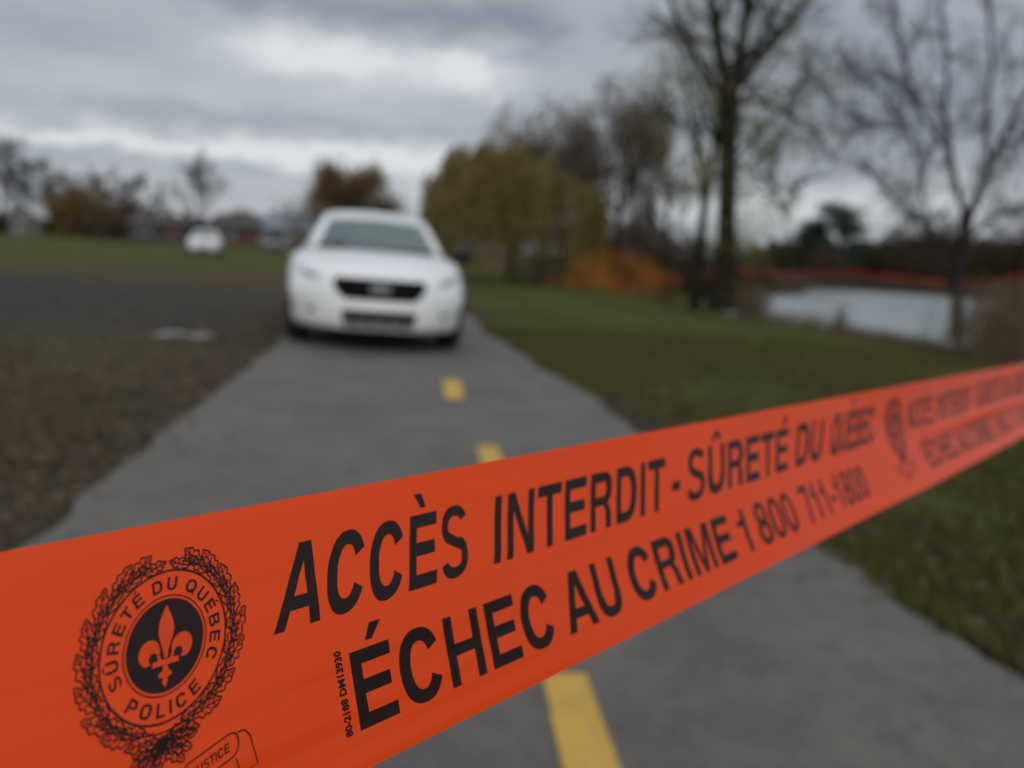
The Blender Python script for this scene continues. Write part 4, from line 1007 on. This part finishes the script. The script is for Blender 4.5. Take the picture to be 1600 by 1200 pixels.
# right-hand tree by the shore
def shore_tree():
    D = 18.5; root = empty('shore_tree', base_at(1494, D)); rng = random.Random(77); m = MB(); tips = []
    def P(px, py, dy=0):
        zz = zat(1494, py + .055 * (1494 - px), D); return Vector((loc(px, D, zz).x - root.location.x, dy, zz - root.location.z))
    cfg = dict(BARE); cfg.update(levels=4, n=[8, 7, 5], start=[.15, .15, .15], ang=[44, 40, 40], lk=[.5, .58, .55], up=[.02, .04, .05, .05], rk=.42, seg=[6, 5, 4, 3], rmin=.0032)
    m.tube([P(1494, 528), P(1495, 500), P(1497, 440), P(1505, 380), P(1510, 345), P(1512, 330)], [.17, .135, .125, .12, .125, .10], 12, 0)
    limbs = [([P(1510, 350), P(1498, 310), P(1484, 250), P(1476, 190), P(1480, 120), P(1470, 40), P(1475, -60)], .085), ([P(1513, 350), P(1530, 300), P(1560, 240), P(1592, 185), P(1625, 120), P(1650, 40), P(1690, -40)], .095),
             ([P(1500, 400), P(1460, 360), P(1420, 330), P(1380, 300), P(1345, 265)], .035), ([P(1497, 430), P(1470, 400), P(1455, 370), P(1442, 310), P(1440, 240), P(1420, 160), P(1400, 80)], .045),
             ([P(1445, 300), P(1425, 230), P(1385, 170), P(1340, 130)], .03), ([P(1503, 380), P(1540, 350), P(1580, 330), P(1640, 315)], .035), ([P(1484, 250), P(1440, 190), P(1415, 120), P(1400, 50), P(1370, -30)], .04),
             ([P(1545, 270), P(1540, 200), P(1550, 120), P(1545, 30), P(1560, -60)], .045), ([P(1560, 240), P(1610, 220), P(1660, 210)], .035), ([P(1415, 215), P(1350, 200), P(1300, 170)], .02)]
    for pts, r in limbs:
        r *= .85; m.tube(pts, [r * (1 - .12 * i) for i in range(len(pts))], 8, 0)
        n = 9 + 2 * len(pts)
        for k in range(n):
            t = .3 + (len(pts) - 1.3) * k / n; i = min(int(t), len(pts) - 2); q = pts[i].lerp(pts[i + 1], min(t - i, 1)); dd = (pts[i + 1] - pts[i]).normalized()
            grow(m, rng, q, dd * .7 + Vector((rng.gauss(0, .6), rng.gauss(0, .6), rng.gauss(.1, .45))), 1.2 * rng.uniform(.6, 1.25), .015, 1, cfg, tips)
    a, b_ = MB(), MB()
    for f, mi in zip(m.f, m.mi): (a if mi == 0 else b_).f.append(f)
    for q, nm in ((a, 'trunk'), (b_, 'crown')):
        q.v = m.v; q.mi = [0] * len(q.f)
        o = q.build(nm, bark_d, root, nm == 'trunk'); bm_ = bmesh.new(); bm_.from_mesh(o.data); bmesh.ops.delete(bm_, geom=[v for v in bm_.verts if not v.link_faces], context='VERTS'); bm_.to_mesh(o.data); bm_.free()
    return root
tag(shore_tree(), 'bare tree forking low in a V, standing before the lake at the right', 'tree')

# weeping willow: limbs with hanging curtains
def willow():
    D = 33; root = empty('willow', base_at(800, D)); rng = random.Random(5); m = MB(); tips = []
    W_ = 275 * D / F_PX / 2; ht = zat(800, 230, D) - root.location.z
    cfg = dict(BARE); cfg.update(levels=3, n=[9, 6], start=[.25, .2], ang=[55, 45], lk=[.8, .5], rk=.5, rmin=.01, seg=[5, 5, 4])
    grow(m, rng, Vector((0, 0, -.2)), Vector((0, 0, 1)), ht * .72, .33, 0, cfg, tips)
    m.v = [(v[0] * min(1, W_ * .75 / max(abs(v[0]), .01)), v[1], min(v[2], ht * .95)) for v in m.v]; m.build('trunk', bark, root, True)
    f = MB()
    for k in range(2700):
        a = rng.uniform(0, 6.283); rr = rng.random() ** .62; x = W_ * 1.04 * rr * math.cos(a); y = W_ * .8 * rr * math.sin(a)
        lump = .42 + .98 * float(fbm(np.array(x * .55 + 3.3), np.array(y * .55 + a * .2)))
        side = 1.0 - .32 * max(0, x / W_) ** 1.5 - .12 * max(0, -x / W_ - .3)
        if float(fbm(np.array(x * 1.3 + 9), np.array(y * 1.3))) < .43: continue
        zt = ht * min(lump, 1.04) * side * (1 - .17 * rr ** 4); L_ = rng.uniform(1.2, 3.4) * (1 + .35 * rr)
        if rr > .8: L_ *= 1.3
        n = int(L_ / .13); vx, vy = rng.gauss(0, .03) + .05 * math.cos(a), rng.gauss(0, .03) + .05 * math.sin(a)
        for i in range(n):
            t = i * .13; z_ = zt - t
            if z_ < rng.uniform(.05, .4): break
            s = rng.uniform(.07, .13); b1 = rng.uniform(0, 3.14); c_ = Vector((x + vx * t + rng.gauss(0, .035), y + vy * t + rng.gauss(0, .035), z_))
            u_ = Vector((math.cos(b1) * .35, math.sin(b1) * .35, -1)).normalized(); v_ = u_.orthogonal().normalized(); v_ = Matrix.Rotation(rng.uniform(0, 6.28), 3, u_) @ v_
            f.add([c_ - u_ * s, c_ - v_ * s * .36, c_ + u_ * s, c_ + v_ * s * .36], [(0, 1, 2, 3)])
    f.build('foliage', lf_willow, root); return root
tag(willow(), 'broad yellow green willow with drooping foliage right of the police car', 'tree')
# orange shrub and other bushes
def bush(name, px, D, wpx, top, label, matl, seed, n=2600, size=.07, stems=bark_d, group=None, cat='shrub', flat=.75, gap=.42, bottom=0.0):
    b0 = base_at(px, D); root = empty(name, b0); rng = random.Random(seed); W_ = wpx * D / F_PX / 2; ht = zat(px, top, D) - b0.z
    m = MB(); f = MB()
    for k in range(14):
        a = k * 2.4; p = Vector((rng.gauss(0, W_ * .2), rng.gauss(0, W_ * .2), -.1)); e_ = Vector((W_ * .7 * math.cos(a) * rng.random(), W_ * .6 * math.sin(a) * rng.random(), ht * rng.uniform(.5, .95)))
        mid_ = p.lerp(e_, .5) + Vector((rng.gauss(0, .08) * W_, rng.gauss(0, .08) * W_, 0)); r0 = .012 * max(1, ht * .6); m.tube([p, mid_, e_], [r0, r0 * .7, r0 * .3], 5)
        for j in range(5):
            q = mid_.lerp(e_, rng.random()); m.tube([q, q + Vector((rng.gauss(0, .18) * W_, rng.gauss(0, .18) * W_, rng.uniform(.05, .22) * ht))], [r0 * .4, r0 * .15], 3)
    m.build('stems', stems, root)
    c = 0
    while c < n:
        x, y, z_ = rng.uniform(-1, 1), rng.uniform(-1, 1), rng.uniform(bottom, 1); rr = math.hypot(x, y)
        lim = (.42 + .78 * float(fbm(np.array(x * 2.6 + seed), np.array(y * 2.6 + 3), 3))) * (1 - .42 * rr ** 2.2)
        if rr > 1 or z_ > lim: continue
        if float(fbm(np.array((x + z_) * 3.1 + seed), np.array((y - z_) * 3.1 + 2 * z_))) < gap: continue
        P_ = Vector((x * W_, y * W_ * flat, z_ * ht / .98)); a = Vector((rng.gauss(0, 1), rng.gauss(0, 1), rng.gauss(0, 1))).normalized(); b_ = a.orthogonal().normalized(); c2_ = a.cross(b_); s = size * rng.uniform(.6, 1.5)
        f.add([P_ + b_ * (u * s) + c2_ * (v * s) for u, v in LEAF], [(0, 1, 2, 3)]); c += 1
    f.build('foliage', matl, root); return tag(root, label, cat, group)
bush('orange_shrub', 968, 30, 175, 374, 'bright orange leaved shrub at the foot of the bare trees, right of the willow', lf_orange, 3, 3600, .070, gap=.45)
bush('low_shrub', 1040, 29.5, 60, 405, 'small rusty shrub between the orange shrub and the forked tree', lf_ochre, 13, 900, .06)
bush('brown_shrub', 842, 30.5, 110, 385, 'dull olive brush under the right side of the willow', lf_olive, 8, 1700, .07)
# bare rounded trees behind the willow
tree('bare_tree', base_at(842, 44), zat(842, 126, 44), .26, 41, 'rounded bare brown tree rising directly behind the willow', dict(round=5.9, levels=5, trunk=.42, n=[11, 8, 6, 5], start=[.35, .2, .15, .15], ang=[40, 38, 38, 40], lk=[.95, .62, .55, .5], wob=[.04, .10, .14, .18, .2], tap=.10, rk=.5, rmin=.013), [(10000, .26, .12, lf_twiggy, 0)], width=6.3, barkm=twig_far)
tree('bare_tree', base_at(955, 46), zat(940, 116, 46), .28, 43, 'rounded bare brown tree behind and right of the willow, above the orange shrub', dict(round=5.9, levels=5, trunk=.42, n=[11, 8, 6, 5], start=[.35, .2, .15, .15], ang=[40, 38, 38, 40], lk=[.95, .62, .55, .5], wob=[.04, .10, .14, .18, .2], tap=.10, rk=.5, rmin=.013), [(10000, .26, .12, lf_twiggy, 0)], width=6.5, barkm=twig_far)
tree('bare_tree', base_at(1035, 52), zat(1035, 220, 52), .18, 47, 'low bare grey tree seen between the orange shrub and the mossy thin trunk', dict(n=[9, 7, 5, 4], rmin=.012), None, width=5)
# tangle of scrub behind the orange shrub and the trunks
for i, (px, D, wpx, top, mt, lb) in enumerate([(905, 42, 130, 306, lf_olive, 'olive scrub filling the gap right behind the willow edge'), (985, 42, 120, 302, lf_brown, 'dark brown scrub above the orange shrub'),
        (1060, 40, 120, 338, lf_brown, 'dark scrub behind the mossy thin trunk'), (1125, 38, 110, 360, lf_brown, 'dark scrub behind the base of the forked tree'), (1170, 52, 80, 366, lf_olive, 'olive scrub just right of the forked tree base')]):
    bush('scrub', px, D, wpx, top, lb, mt, 60 + i, 4200, .17, group='scrub behind the bare trees', gap=.36)
def pine(px, D, wpx, top, label, seed):
    b0 = base_at(px, D); root = empty('pine_tree', b0); rng = random.Random(seed); ht = zat(px, top, D) - b0.z; W_ = wpx * D / F_PX / 2; m = MB(); f = MB()
    m.tube([Vector((0, 0, -.2)), Vector((.1, 0, ht * .5)), Vector((0, 0, ht * .93))], [.04 * ht, .025 * ht, .02], 8)
    for k in range(34):
        z_ = ht * rng.uniform(.18, .98); lim = W_ * (1 - .55 * (z_ / ht) ** 2.5) * rng.uniform(.35, 1.0); a = rng.uniform(0, 6.28); c0 = Vector((lim * math.cos(a), lim * math.sin(a), z_ - .06 * ht)); m.tube([Vector((0, 0, z_ - .15 * ht)), c0], [.06, .02], 4)
        for _i in range(110):
            c_ = c0 + Vector((rng.gauss(0, .28) * W_, rng.gauss(0, .28) * W_, rng.gauss(0, .045) * ht)); u_ = Vector((rng.gauss(0, 1), rng.gauss(0, 1), rng.gauss(0, .6))).normalized(); v_ = u_.orthogonal().normalized(); s = rng.uniform(.15, .32); f.add([c_ - u_ * s, c_ - v_ * s * .5, c_ + u_ * s, c_ + v_ * s * .5], [(0, 1, 2, 3)])
    m.build('trunk', bark_d, root); f.build('foliage', lf_pine, root); return tag(root, label, 'tree')
def conifer(px, D, wpx, top, label, seed, mt=lf_pine, spread=1.0):
    b0 = base_at(px, D); root = empty('conifer', b0); rng = random.Random(seed); ht = zat(px, top, D) - b0.z; W_ = wpx * D / F_PX / 2; m = MB(); f = MB()
    m.tube([Vector((0, 0, -.2)), Vector((.05, 0, ht * .5)), Vector((0, 0, ht))], [.03 * ht, .018 * ht, .01], 8)
    for k in range(60):
        z_ = ht * (.14 + .84 * k / 60); a = k * 2.4 + rng.random(); l = W_ * min(1, (1 - (z_ / ht)) * 1.7 + .10) * rng.uniform(.6, 1.1); e_ = Vector((l * math.cos(a), l * math.sin(a), z_ + .05 * l))
        m.tube([Vector((0, 0, z_)), e_], [.03, .008], 4)
        for _ in range(60):
            t = rng.random() ** .6; c_ = Vector((0, 0, z_)).lerp(e_, t) + Vector((rng.gauss(0, .13), rng.gauss(0, .13), rng.gauss(0, .13))) * (W_ * .5); s = .16 * rng.uniform(.6, 1.4) * W_ * .45
            u_ = Vector((rng.gauss(0, 1), rng.gauss(0, 1), rng.gauss(0, .5))).normalized(); v_ = u_.orthogonal().normalized(); f.add([c_ - u_ * s, c_ - v_ * s * .4, c_ + u_ * s, c_ + v_ * s * .4], [(0, 1, 2, 3)])
    m.build('trunk', bark_d, root); f.build('foliage', mt, root); return tag(root, label, 'tree')
pine(1306, 95, 76, 314, 'tall dark green conifer on the far shore, highest of the far treeline', 1)
pine(1262, 97, 50, 345, 'smaller dark conifer on the far shore, just left of the tall conifer', 2)
conifer(1010, 60, 50, 312, 'dark pointed conifer among the bare trees right of the willow', 3)
# far shore treeline: individual clumps
fs = [(1185, 100, 70, 372, lf_olive), (1215, 98, 70, 356, lf_olive), (1240, 104, 60, 362, lf_ochre), (1262, 98, 70, 370, lf_brown), (1290, 92, 60, 378, lf_brown), (1345, 96, 80, 362, lf_olive), (1385, 98, 70, 352, lf_brown), (1425, 90, 90, 342, lf_brown),
      (1465, 94, 80, 350, lf_brown), (1505, 90, 80, 345, lf_brown), (1545, 88, 80, 352, lf_brown), (1585, 86, 80, 345, lf_brown), (1625, 84, 80, 338, lf_brown), (1680, 84, 100, 340, lf_olive), (1760, 82, 120, 335, lf_brown), (1860, 80, 140, 330, lf_brown)]
far_lab = ['olive clump leftmost on the far shore beside the forked tree', 'olive far shore clump over the pale house', 'ochre tinged far shore clump right of the pale house', 'brown far shore clump below the smaller conifer', 'brown far shore clump at the foot of the tall conifer',
    'olive far shore clump directly right of the tall conifer', 'brown far shore clump second right of the tall conifer', 'broad brown far shore clump below the low left bough of the shore tree', 'brown far shore clump touching the left side of the shore tree trunk',
    'brown far shore clump behind the fork of the shore tree', 'brown far shore clump just right of the shore tree trunk', 'brown far shore clump near the right edge of the photo', 'brown clump at the right edge of the photo', 'olive clump beyond the right edge', 'brown clump farther beyond the right edge', 'last brown clump far off to the right']
for i, ((px, D, wpx, top, mt), lb) in enumerate(zip(fs, far_lab)):
    bush('far_tree', px, D, wpx, top, lb, mt, 100 + i, 2600, .42, group='trees and brush along the far shore', cat='tree', gap=.30)
for i, (px, D, top, lb) in enumerate([(1395, 92, 335, 'grey bare tree on the far shore left of the shore tree'), (1450, 96, 318, 'taller grey bare tree on the far shore behind the shore tree boughs'), (1575, 90, 318, 'grey bare tree on the far shore near the right edge')]):
    tree('far_bare_tree', base_at(px, D), zat(px, top, D), .16, 150 + i, lb, dict(n=[10, 7, 5, 3], rmin=.02), None, 'bare trees on the far shore', width=5.5)
# left skyline
lt = [(8, 118, 212, 'tall bare tree at the left edge of the photo', 7.5, None), (50, 122, 248, 'dark bare tree second from the left edge, behind the gabled house', 6.5, None), (118, 124, 262, 'thin bare tree poking above the ochre tree on the left', 6, None), (160, 126, 258, 'grey bare tree on the right shoulder of the ochre tree', 6, None),
      (215, 120, 272, 'grey bare tree between the ochre tree and the slender bare tree', 6.5, None), (317, 108, 233, 'slender upright bare tree standing alone above the distant white car', 6.2, None)]
for i, (px, D, top, lb, wd, _) in enumerate(lt):
    tree('skyline_tree', base_at(px, D), zat(px, top, D), .2, 170 + i, lb, dict(n=[11, 8, 5, 4], rmin=.022, ang=[34, 36, 38, 40], start=[.2]), None, 'bare trees on the left skyline', width=wd)
bush('ochre_tree', 128, 116, 130, 272, 'large ochre leaved tree on the left skyline', lf_ochre, 201, 6000, .50, cat='tree', gap=.36)
for i, (px, D, wpx, top, mt, lb) in enumerate([(45, 119, 60, 300, lf_brown, 'dark brown bush behind the gabled house at the left edge'), (205, 114, 90, 305, lf_brown, 'dark brown bush right of the ochre tree'), (238, 116, 50, 320, lf_brown, 'dark brown bush at the left end of the brick house'),
        (378, 112, 62, 319, lf_ochre, 'small rust orange tree behind the brick house roof'), (262, 124, 34, 322, lf_orange, 'small orange tuft of a tree behind the left brick house'), (85, 114, 60, 330, lf_olive, 'dull bush below the ochre tree'), (160, 112, 80, 335, lf_brown, 'dark bush at the foot of the ochre tree'),
        (10, 112, 60, 325, lf_brown, 'dark purple brown bush at the very left edge'), (295, 112, 40, 340, lf_brown, 'brown bush at the foot of the slender bare tree'), (345, 113, 40, 338, lf_brown, 'brown bush right of the slender bare tree')]):
    bush('skyline_bush', px, D, wpx, top, lb, mt, 210 + i, 2000, .45, group='bushes and small trees on the left skyline', cat='tree', gap=.32)
# round golden tree behind the police car
tree('golden_tree', base_at(546, 62), zat(546, 264, 62), .22, 301, 'round golden brown tree rising behind the police car roof', dict(levels=4, n=[12, 8, 6], start=[.2], ang=[55, 45, 42], rmin=.02), [(7000, .45, .26, lf_ochre, .3), (1500, .42, .2, lf_brown, 0)], width=6.3)
bush('yellow_shrub', 636, 50, 50, 322, 'small yellowish shrub seen just above the right end of the car roof', lf_ygreen, 303, 900, .12, cat='shrub')
bush('dark_shrub', 585, 70, 90, 322, 'dark brown shrub hidden low behind the car roof', lf_brown, 304, 1200, .16)

# ------------------------------------------------------------------ houses
brick_r = mat('red_brown_brick', (.11, .052, .040), .85, col2=(.075, .040, .034), scale=3, bump=.4)
brick_d = mat('dark_brick', (.070, .055, .050), .85, col2=(.05, .042, .040), scale=3)
siding = mat('pale_siding', (.42, .42, .43), .7); siding2 = mat('grey_siding', (.16, .155, .165), .7)
shingle = mat('dark_shingle', (.055, .050, .050), .9, col2=(.085, .075, .070), scale=2, bump=.3)
shingle_b = mat('blue_grey_metal_roof', (.17, .21, .25), .5)
frame_w = mat('window_frame_white', (.5, .5, .5), .6); win_d = mat('window_glass_dark', (.02, .025, .03), .1, spec=.8); door_m = mat('door_paint', (.12, .05, .04), .5)
def house(px, D, w_, d_, wall_h, roof_h, wall_m, roof_m, label, rz=0, gable_front=False, chim=True, name='house'):
    b0 = base_at(px, D); root = empty(name, b0, rz); m = MB(); m.box(-w_ / 2, w_ / 2, 0, d_, -.5, wall_h)
    if gable_front: m.add([(-w_ / 2, 0, wall_h), (w_ / 2, 0, wall_h), (0, 0, wall_h + roof_h), (-w_ / 2, d_, wall_h), (w_ / 2, d_, wall_h), (0, d_, wall_h + roof_h)], [(0, 1, 2), (4, 3, 5)])
    else: m.add([(-w_ / 2, 0, wall_h), (-w_ / 2, d_, wall_h), (-w_ / 2, d_ / 2, wall_h + roof_h), (w_ / 2, 0, wall_h), (w_ / 2, d_, wall_h), (w_ / 2, d_ / 2, wall_h + roof_h)], [(1, 0, 2), (3, 4, 5)])
    m.build('wall', wall_m, root)
    m = MB(); e_ = .45; th = .16
    def slab(a, b_, c, d): m.add([a, b_, c, d] + [tuple(Vector(q) + Vector((0, 0, th))) for q in (a, b_, c, d)], [(3, 2, 1, 0), (4, 5, 6, 7), (0, 1, 5, 4), (1, 2, 6, 5), (2, 3, 7, 6), (3, 0, 4, 7)])
    hh = wall_h + .02
    if gable_front:
        k = roof_h / (w_ / 2)
        slab((-w_ / 2 - e_, -e_, hh - e_ * k), (0, -e_, hh + roof_h), (0, d_ + e_, hh + roof_h), (-w_ / 2 - e_, d_ + e_, hh - e_ * k)); slab((0, -e_, hh + roof_h), (w_ / 2 + e_, -e_, hh - e_ * k), (w_ / 2 + e_, d_ + e_, hh - e_ * k), (0, d_ + e_, hh + roof_h))
    else:
        k = roof_h / (d_ / 2)
        slab((-w_ / 2 - e_, -e_, hh - e_ * k), (w_ / 2 + e_, -e_, hh - e_ * k), (w_ / 2 + e_, d_ / 2, hh + roof_h), (-w_ / 2 - e_, d_ / 2, hh + roof_h)); slab((-w_ / 2 - e_, d_ / 2, hh + roof_h), (w_ / 2 + e_, d_ / 2, hh + roof_h), (w_ / 2 + e_, d_ + e_, hh - e_ * k), (-w_ / 2 - e_, d_ + e_, hh - e_ * k))
    rf = m.build('roof', roof_m, root)
    if chim: m = MB(); m.box(w_ * .22, w_ * .22 + .8, d_ * .5, d_ * .5 + .7, wall_h + roof_h * .4, wall_h + roof_h + .9); m.build('chimney', brick_d, rf)
    n = max(2, int(w_ / 3.4))
    for i in range(n):
        x = -w_ / 2 + w_ * (i + .5) / n
        if i == n // 2:
            m = MB(); m.box(x - .5, x + .5, -.06, .02, 0, 2.1); dr_ = m.build('door', door_m, root); m = MB(); m.box(x + .32, x + .40, -.12, -.06, .95, 1.05); m.build('handle', steel, dr_); continue
        m = MB(); x0, x1, z0, z1 = x - .75, x + .75, .95, min(2.2, wall_h - .3); m.box(x0, x0 + .09, -.07, .02, z0, z1); m.box(x1 - .09, x1, -.07, .02, z0, z1); m.box(x0 + .09, x1 - .09, -.07, .02, z0, z0 + .09); m.box(x0 + .09, x1 - .09, -.07, .02, z1 - .09, z1); fw = m.build('window', frame_w, root)
        m = MB(); m.box(x0 + .09, x1 - .09, -.03, .01, z0 + .09, z1 - .09); m.build('pane', win_d, fw)
    return tag(root, label, 'house')
house(38, 110, 3.6, 8, 2.4, 1.4, siding2, frame_w, 'small grey gabled house with pale roof edges at the far left', 0, True, False)
house(248, 108, 7.5, 7, 2.3, 1.0, brick_d, shingle, 'low dark brick house left of the distant white car', 0)
house(383, 106, 8.5, 7, 2.5, 1.3, brick_r, shingle, 'long low red brown brick house right of the distant white car', 0)
house(452, 92, 5.0, 7, 2.4, 1.5, siding2, shingle_b, 'house with blue grey roof just left of the police car', 0, False, False)
house(1236, 104, 5.5, 6, 2.3, 1.1, siding, shingle, 'pale house among the trees on the far shore', 0)
house(1410, 112, 9, 7, 3.4, 1.6, siding2, shingle, 'grey house half hidden in the far shore brush right of the conifer', 0)
# vehicles beside the far houses
c3_ = copy_tree(c2_)
silver = mat('silver_car_paint', (.20, .19, .20), .4)
for ch in kids(c3_):
    if ch.name.startswith(('body', 'cabin_frame', 'door_mirror')): ch.data = ch.data.copy(); ch.data.materials[0] = silver
q = loc(431, 90); c3_.location = (q.x, q.y, hz_at(q.x, q.y) + .01); c3_.rotation_euler = (0, 0, R(28)); tag(c3_, 'silver grey car parked below the blue grey roof, left of the police sedan', 'car')

# ------------------------------------------------------------------ shore plants, reeds
reed_m = mat('dry_reed', (.19, .135, .075), .85, island=(.10, .065, .035), trans=.2); reed_r = mat('russet_reed', (.095, .055, .034), .85, island=(.060, .040, .026), trans=.2)
def reeds(name, spots, hgt, matl, label, n, cat, kind='thing', group=None, spread=.35, wd=.006):
    m = MB(); rg = random.Random(len(label) + n); o0 = spots[0]
    c0 = Vector((o0[0], o0[1], hz_at(*o0)))
    for _ in range(n):
        x, y = spots[rg.randrange(len(spots))]; x += rg.gauss(0, spread); y += rg.gauss(0, spread); z_ = max(hz_at(x, y), WATER_Z - .2) if kind != 'stuff' else max(hz_at(x, y), WATER_Z - .1)
        a = rg.uniform(0, 6.28); l = hgt * rg.uniform(.5, 1.15); ln_ = rg.uniform(.02, .3) * l; w_ = wd * rg.uniform(.7, 1.5); c_, s_ = math.cos(a), math.sin(a); p0 = Vector((x, y, z_ - .05)) - c0
        tp = p0 + Vector((c_ * ln_, s_ * ln_, l)); md_ = p0.lerp(tp, .55) - Vector((c_ * ln_ * .2, s_ * ln_ * .2, 0)); q = Vector((-s_ * w_, c_ * w_, 0))
        m.add([p0 - q, p0 + q, md_ + q, md_ - q, tp], [(0, 1, 2, 3), (3, 2, 4)])
        if rg.random() < .5:
            q2 = Vector((c_, s_, 0)) * w_ * 3; m.add([tp - q2 - Vector((0, 0, .12 * l)), tp + q2 - Vector((0, 0, .1 * l)), tp + Vector((0, 0, .05 * l))], [(0, 1, 2)])
    o = m.build(name, matl); o.location = c0; return tag(o, label, cat, group, kind if kind != 'thing' else None)
def rp(px, py, z=-.3): p = gp(px, py, z); return (p.x, p.y)
reeds('reed_clump', [rp(1172, 500), rp(1178, 503)], .95, reed_m, 'pale dry weed clump between the forked tree and the water', 420, 'plant', spread=.22, group=None)
reeds('reed_clump', [rp(1567, 552), rp(1590, 560), rp(1612, 566)], 1.5, reed_m, 'tall dry reed clump at the right edge of the photo beside the shore tree', 950, 'plant', spread=.35)
reeds('reed_clump', [rp(1540, 548), rp(1570, 557), rp(1600, 567), rp(1630, 577), rp(1660, 590)], 1.2, reed_m, 'shorter dry reeds just right of the shore tree trunk', 1000, 'plant', spread=.5)
reeds('weed_clump', [rp(1310, 524)], .55, reed_r, 'small dark weed sticking up from the near shoreline of the lake', 60, 'plant', spread=.06)
near_edge = [rp(px, py) for px, py in ((1190, 500), (1230, 513), (1270, 523), (1320, 530), (1370, 534), (1420, 538), (1465, 543), (1520, 552))]
near_edge = [(a[0] + (b_[0] - a[0]) * t, a[1] + (b_[1] - a[1]) * t) for a, b_ in zip(near_edge, near_edge[1:]) for t in (0, .25, .5, .75)]
reeds('shore_weeds', near_edge, .30, reed_m, 'rough dry weeds all along the near shoreline', 1700, 'weeds', 'stuff', spread=.4)
fe = [(SP[i][0], SP[i][1]) for i in range(14, 22)]; fe = [(a[0] + (b_[0] - a[0]) * t, a[1] + (b_[1] - a[1]) * t + 1.5) for a, b_ in zip(fe, fe[1:]) for t in (0, .2, .4, .6, .8)]
reeds('far_reeds', fe, 1.05, reed_r, 'russet reed belt lining the far shore', 9000, 'reeds', 'stuff', spread=1.3, wd=.03)

# second orange tape between the far trees
far_tape_m = tape_m
def far_tape(pts, label, w_=.021):
    m = MB(); n = 60; P_ = [Vector(p) for p in pts]; segs = len(P_) - 1; rows = []
    for s in range(segs):
        for i in range(n if s < segs - 1 else n + 1):
            t = i / n; p = P_[s].lerp(P_[s + 1], t); L_ = (P_[s + 1] - P_[s]).length; p.z -= .012 * L_ * 4 * t * (1 - t)
            tw = .35 * math.sin(3.1 * (s + t) + 1) ; up_ = Vector((math.sin(tw) * .5, math.sin(tw) * .5, math.cos(tw))).normalized(); rows.append((p, up_))
    for p, up_ in rows: m.v += [tuple(p + up_ * w_ * k) for k in (-.5, 0, .5)]
    for i in range(len(rows) - 1):
        for k in range(2): m.f.append((i * 3 + k, i * 3 + k + 1, (i + 1) * 3 + k + 1, (i + 1) * 3 + k)); m.mi.append(0)
    return tag(m.build('far_barrier_tape', far_tape_m, smooth=True), label, 'barrier tape', 'orange tapes strung between the far trees')
def tpt(px, py, D): p = loc(px, D, zat(px, py, D)); return p
far_tape([tpt(850, 437, 29), tpt(930, 441, 28), tpt(1070, 434, 24.6)], 'distant orange tape running past the willow and orange shrub')
far_tape([tpt(1092, 430, 24.6), tpt(1118, 426, 23.6)], 'short distant orange tape between the mossy thin trunk and the forked tree')
far_tape([tpt(1150, 424, 23.6), tpt(1330, 423, 19), tpt(1480, 440, 18.3)], 'distant orange tape above the water between the forked tree and the shore tree')
far_tape([tpt(1503, 441, 18.3), tpt(1600, 430, 15), tpt(1900, 425, 12)], 'distant orange tape leading right from the shore tree out of the photo')
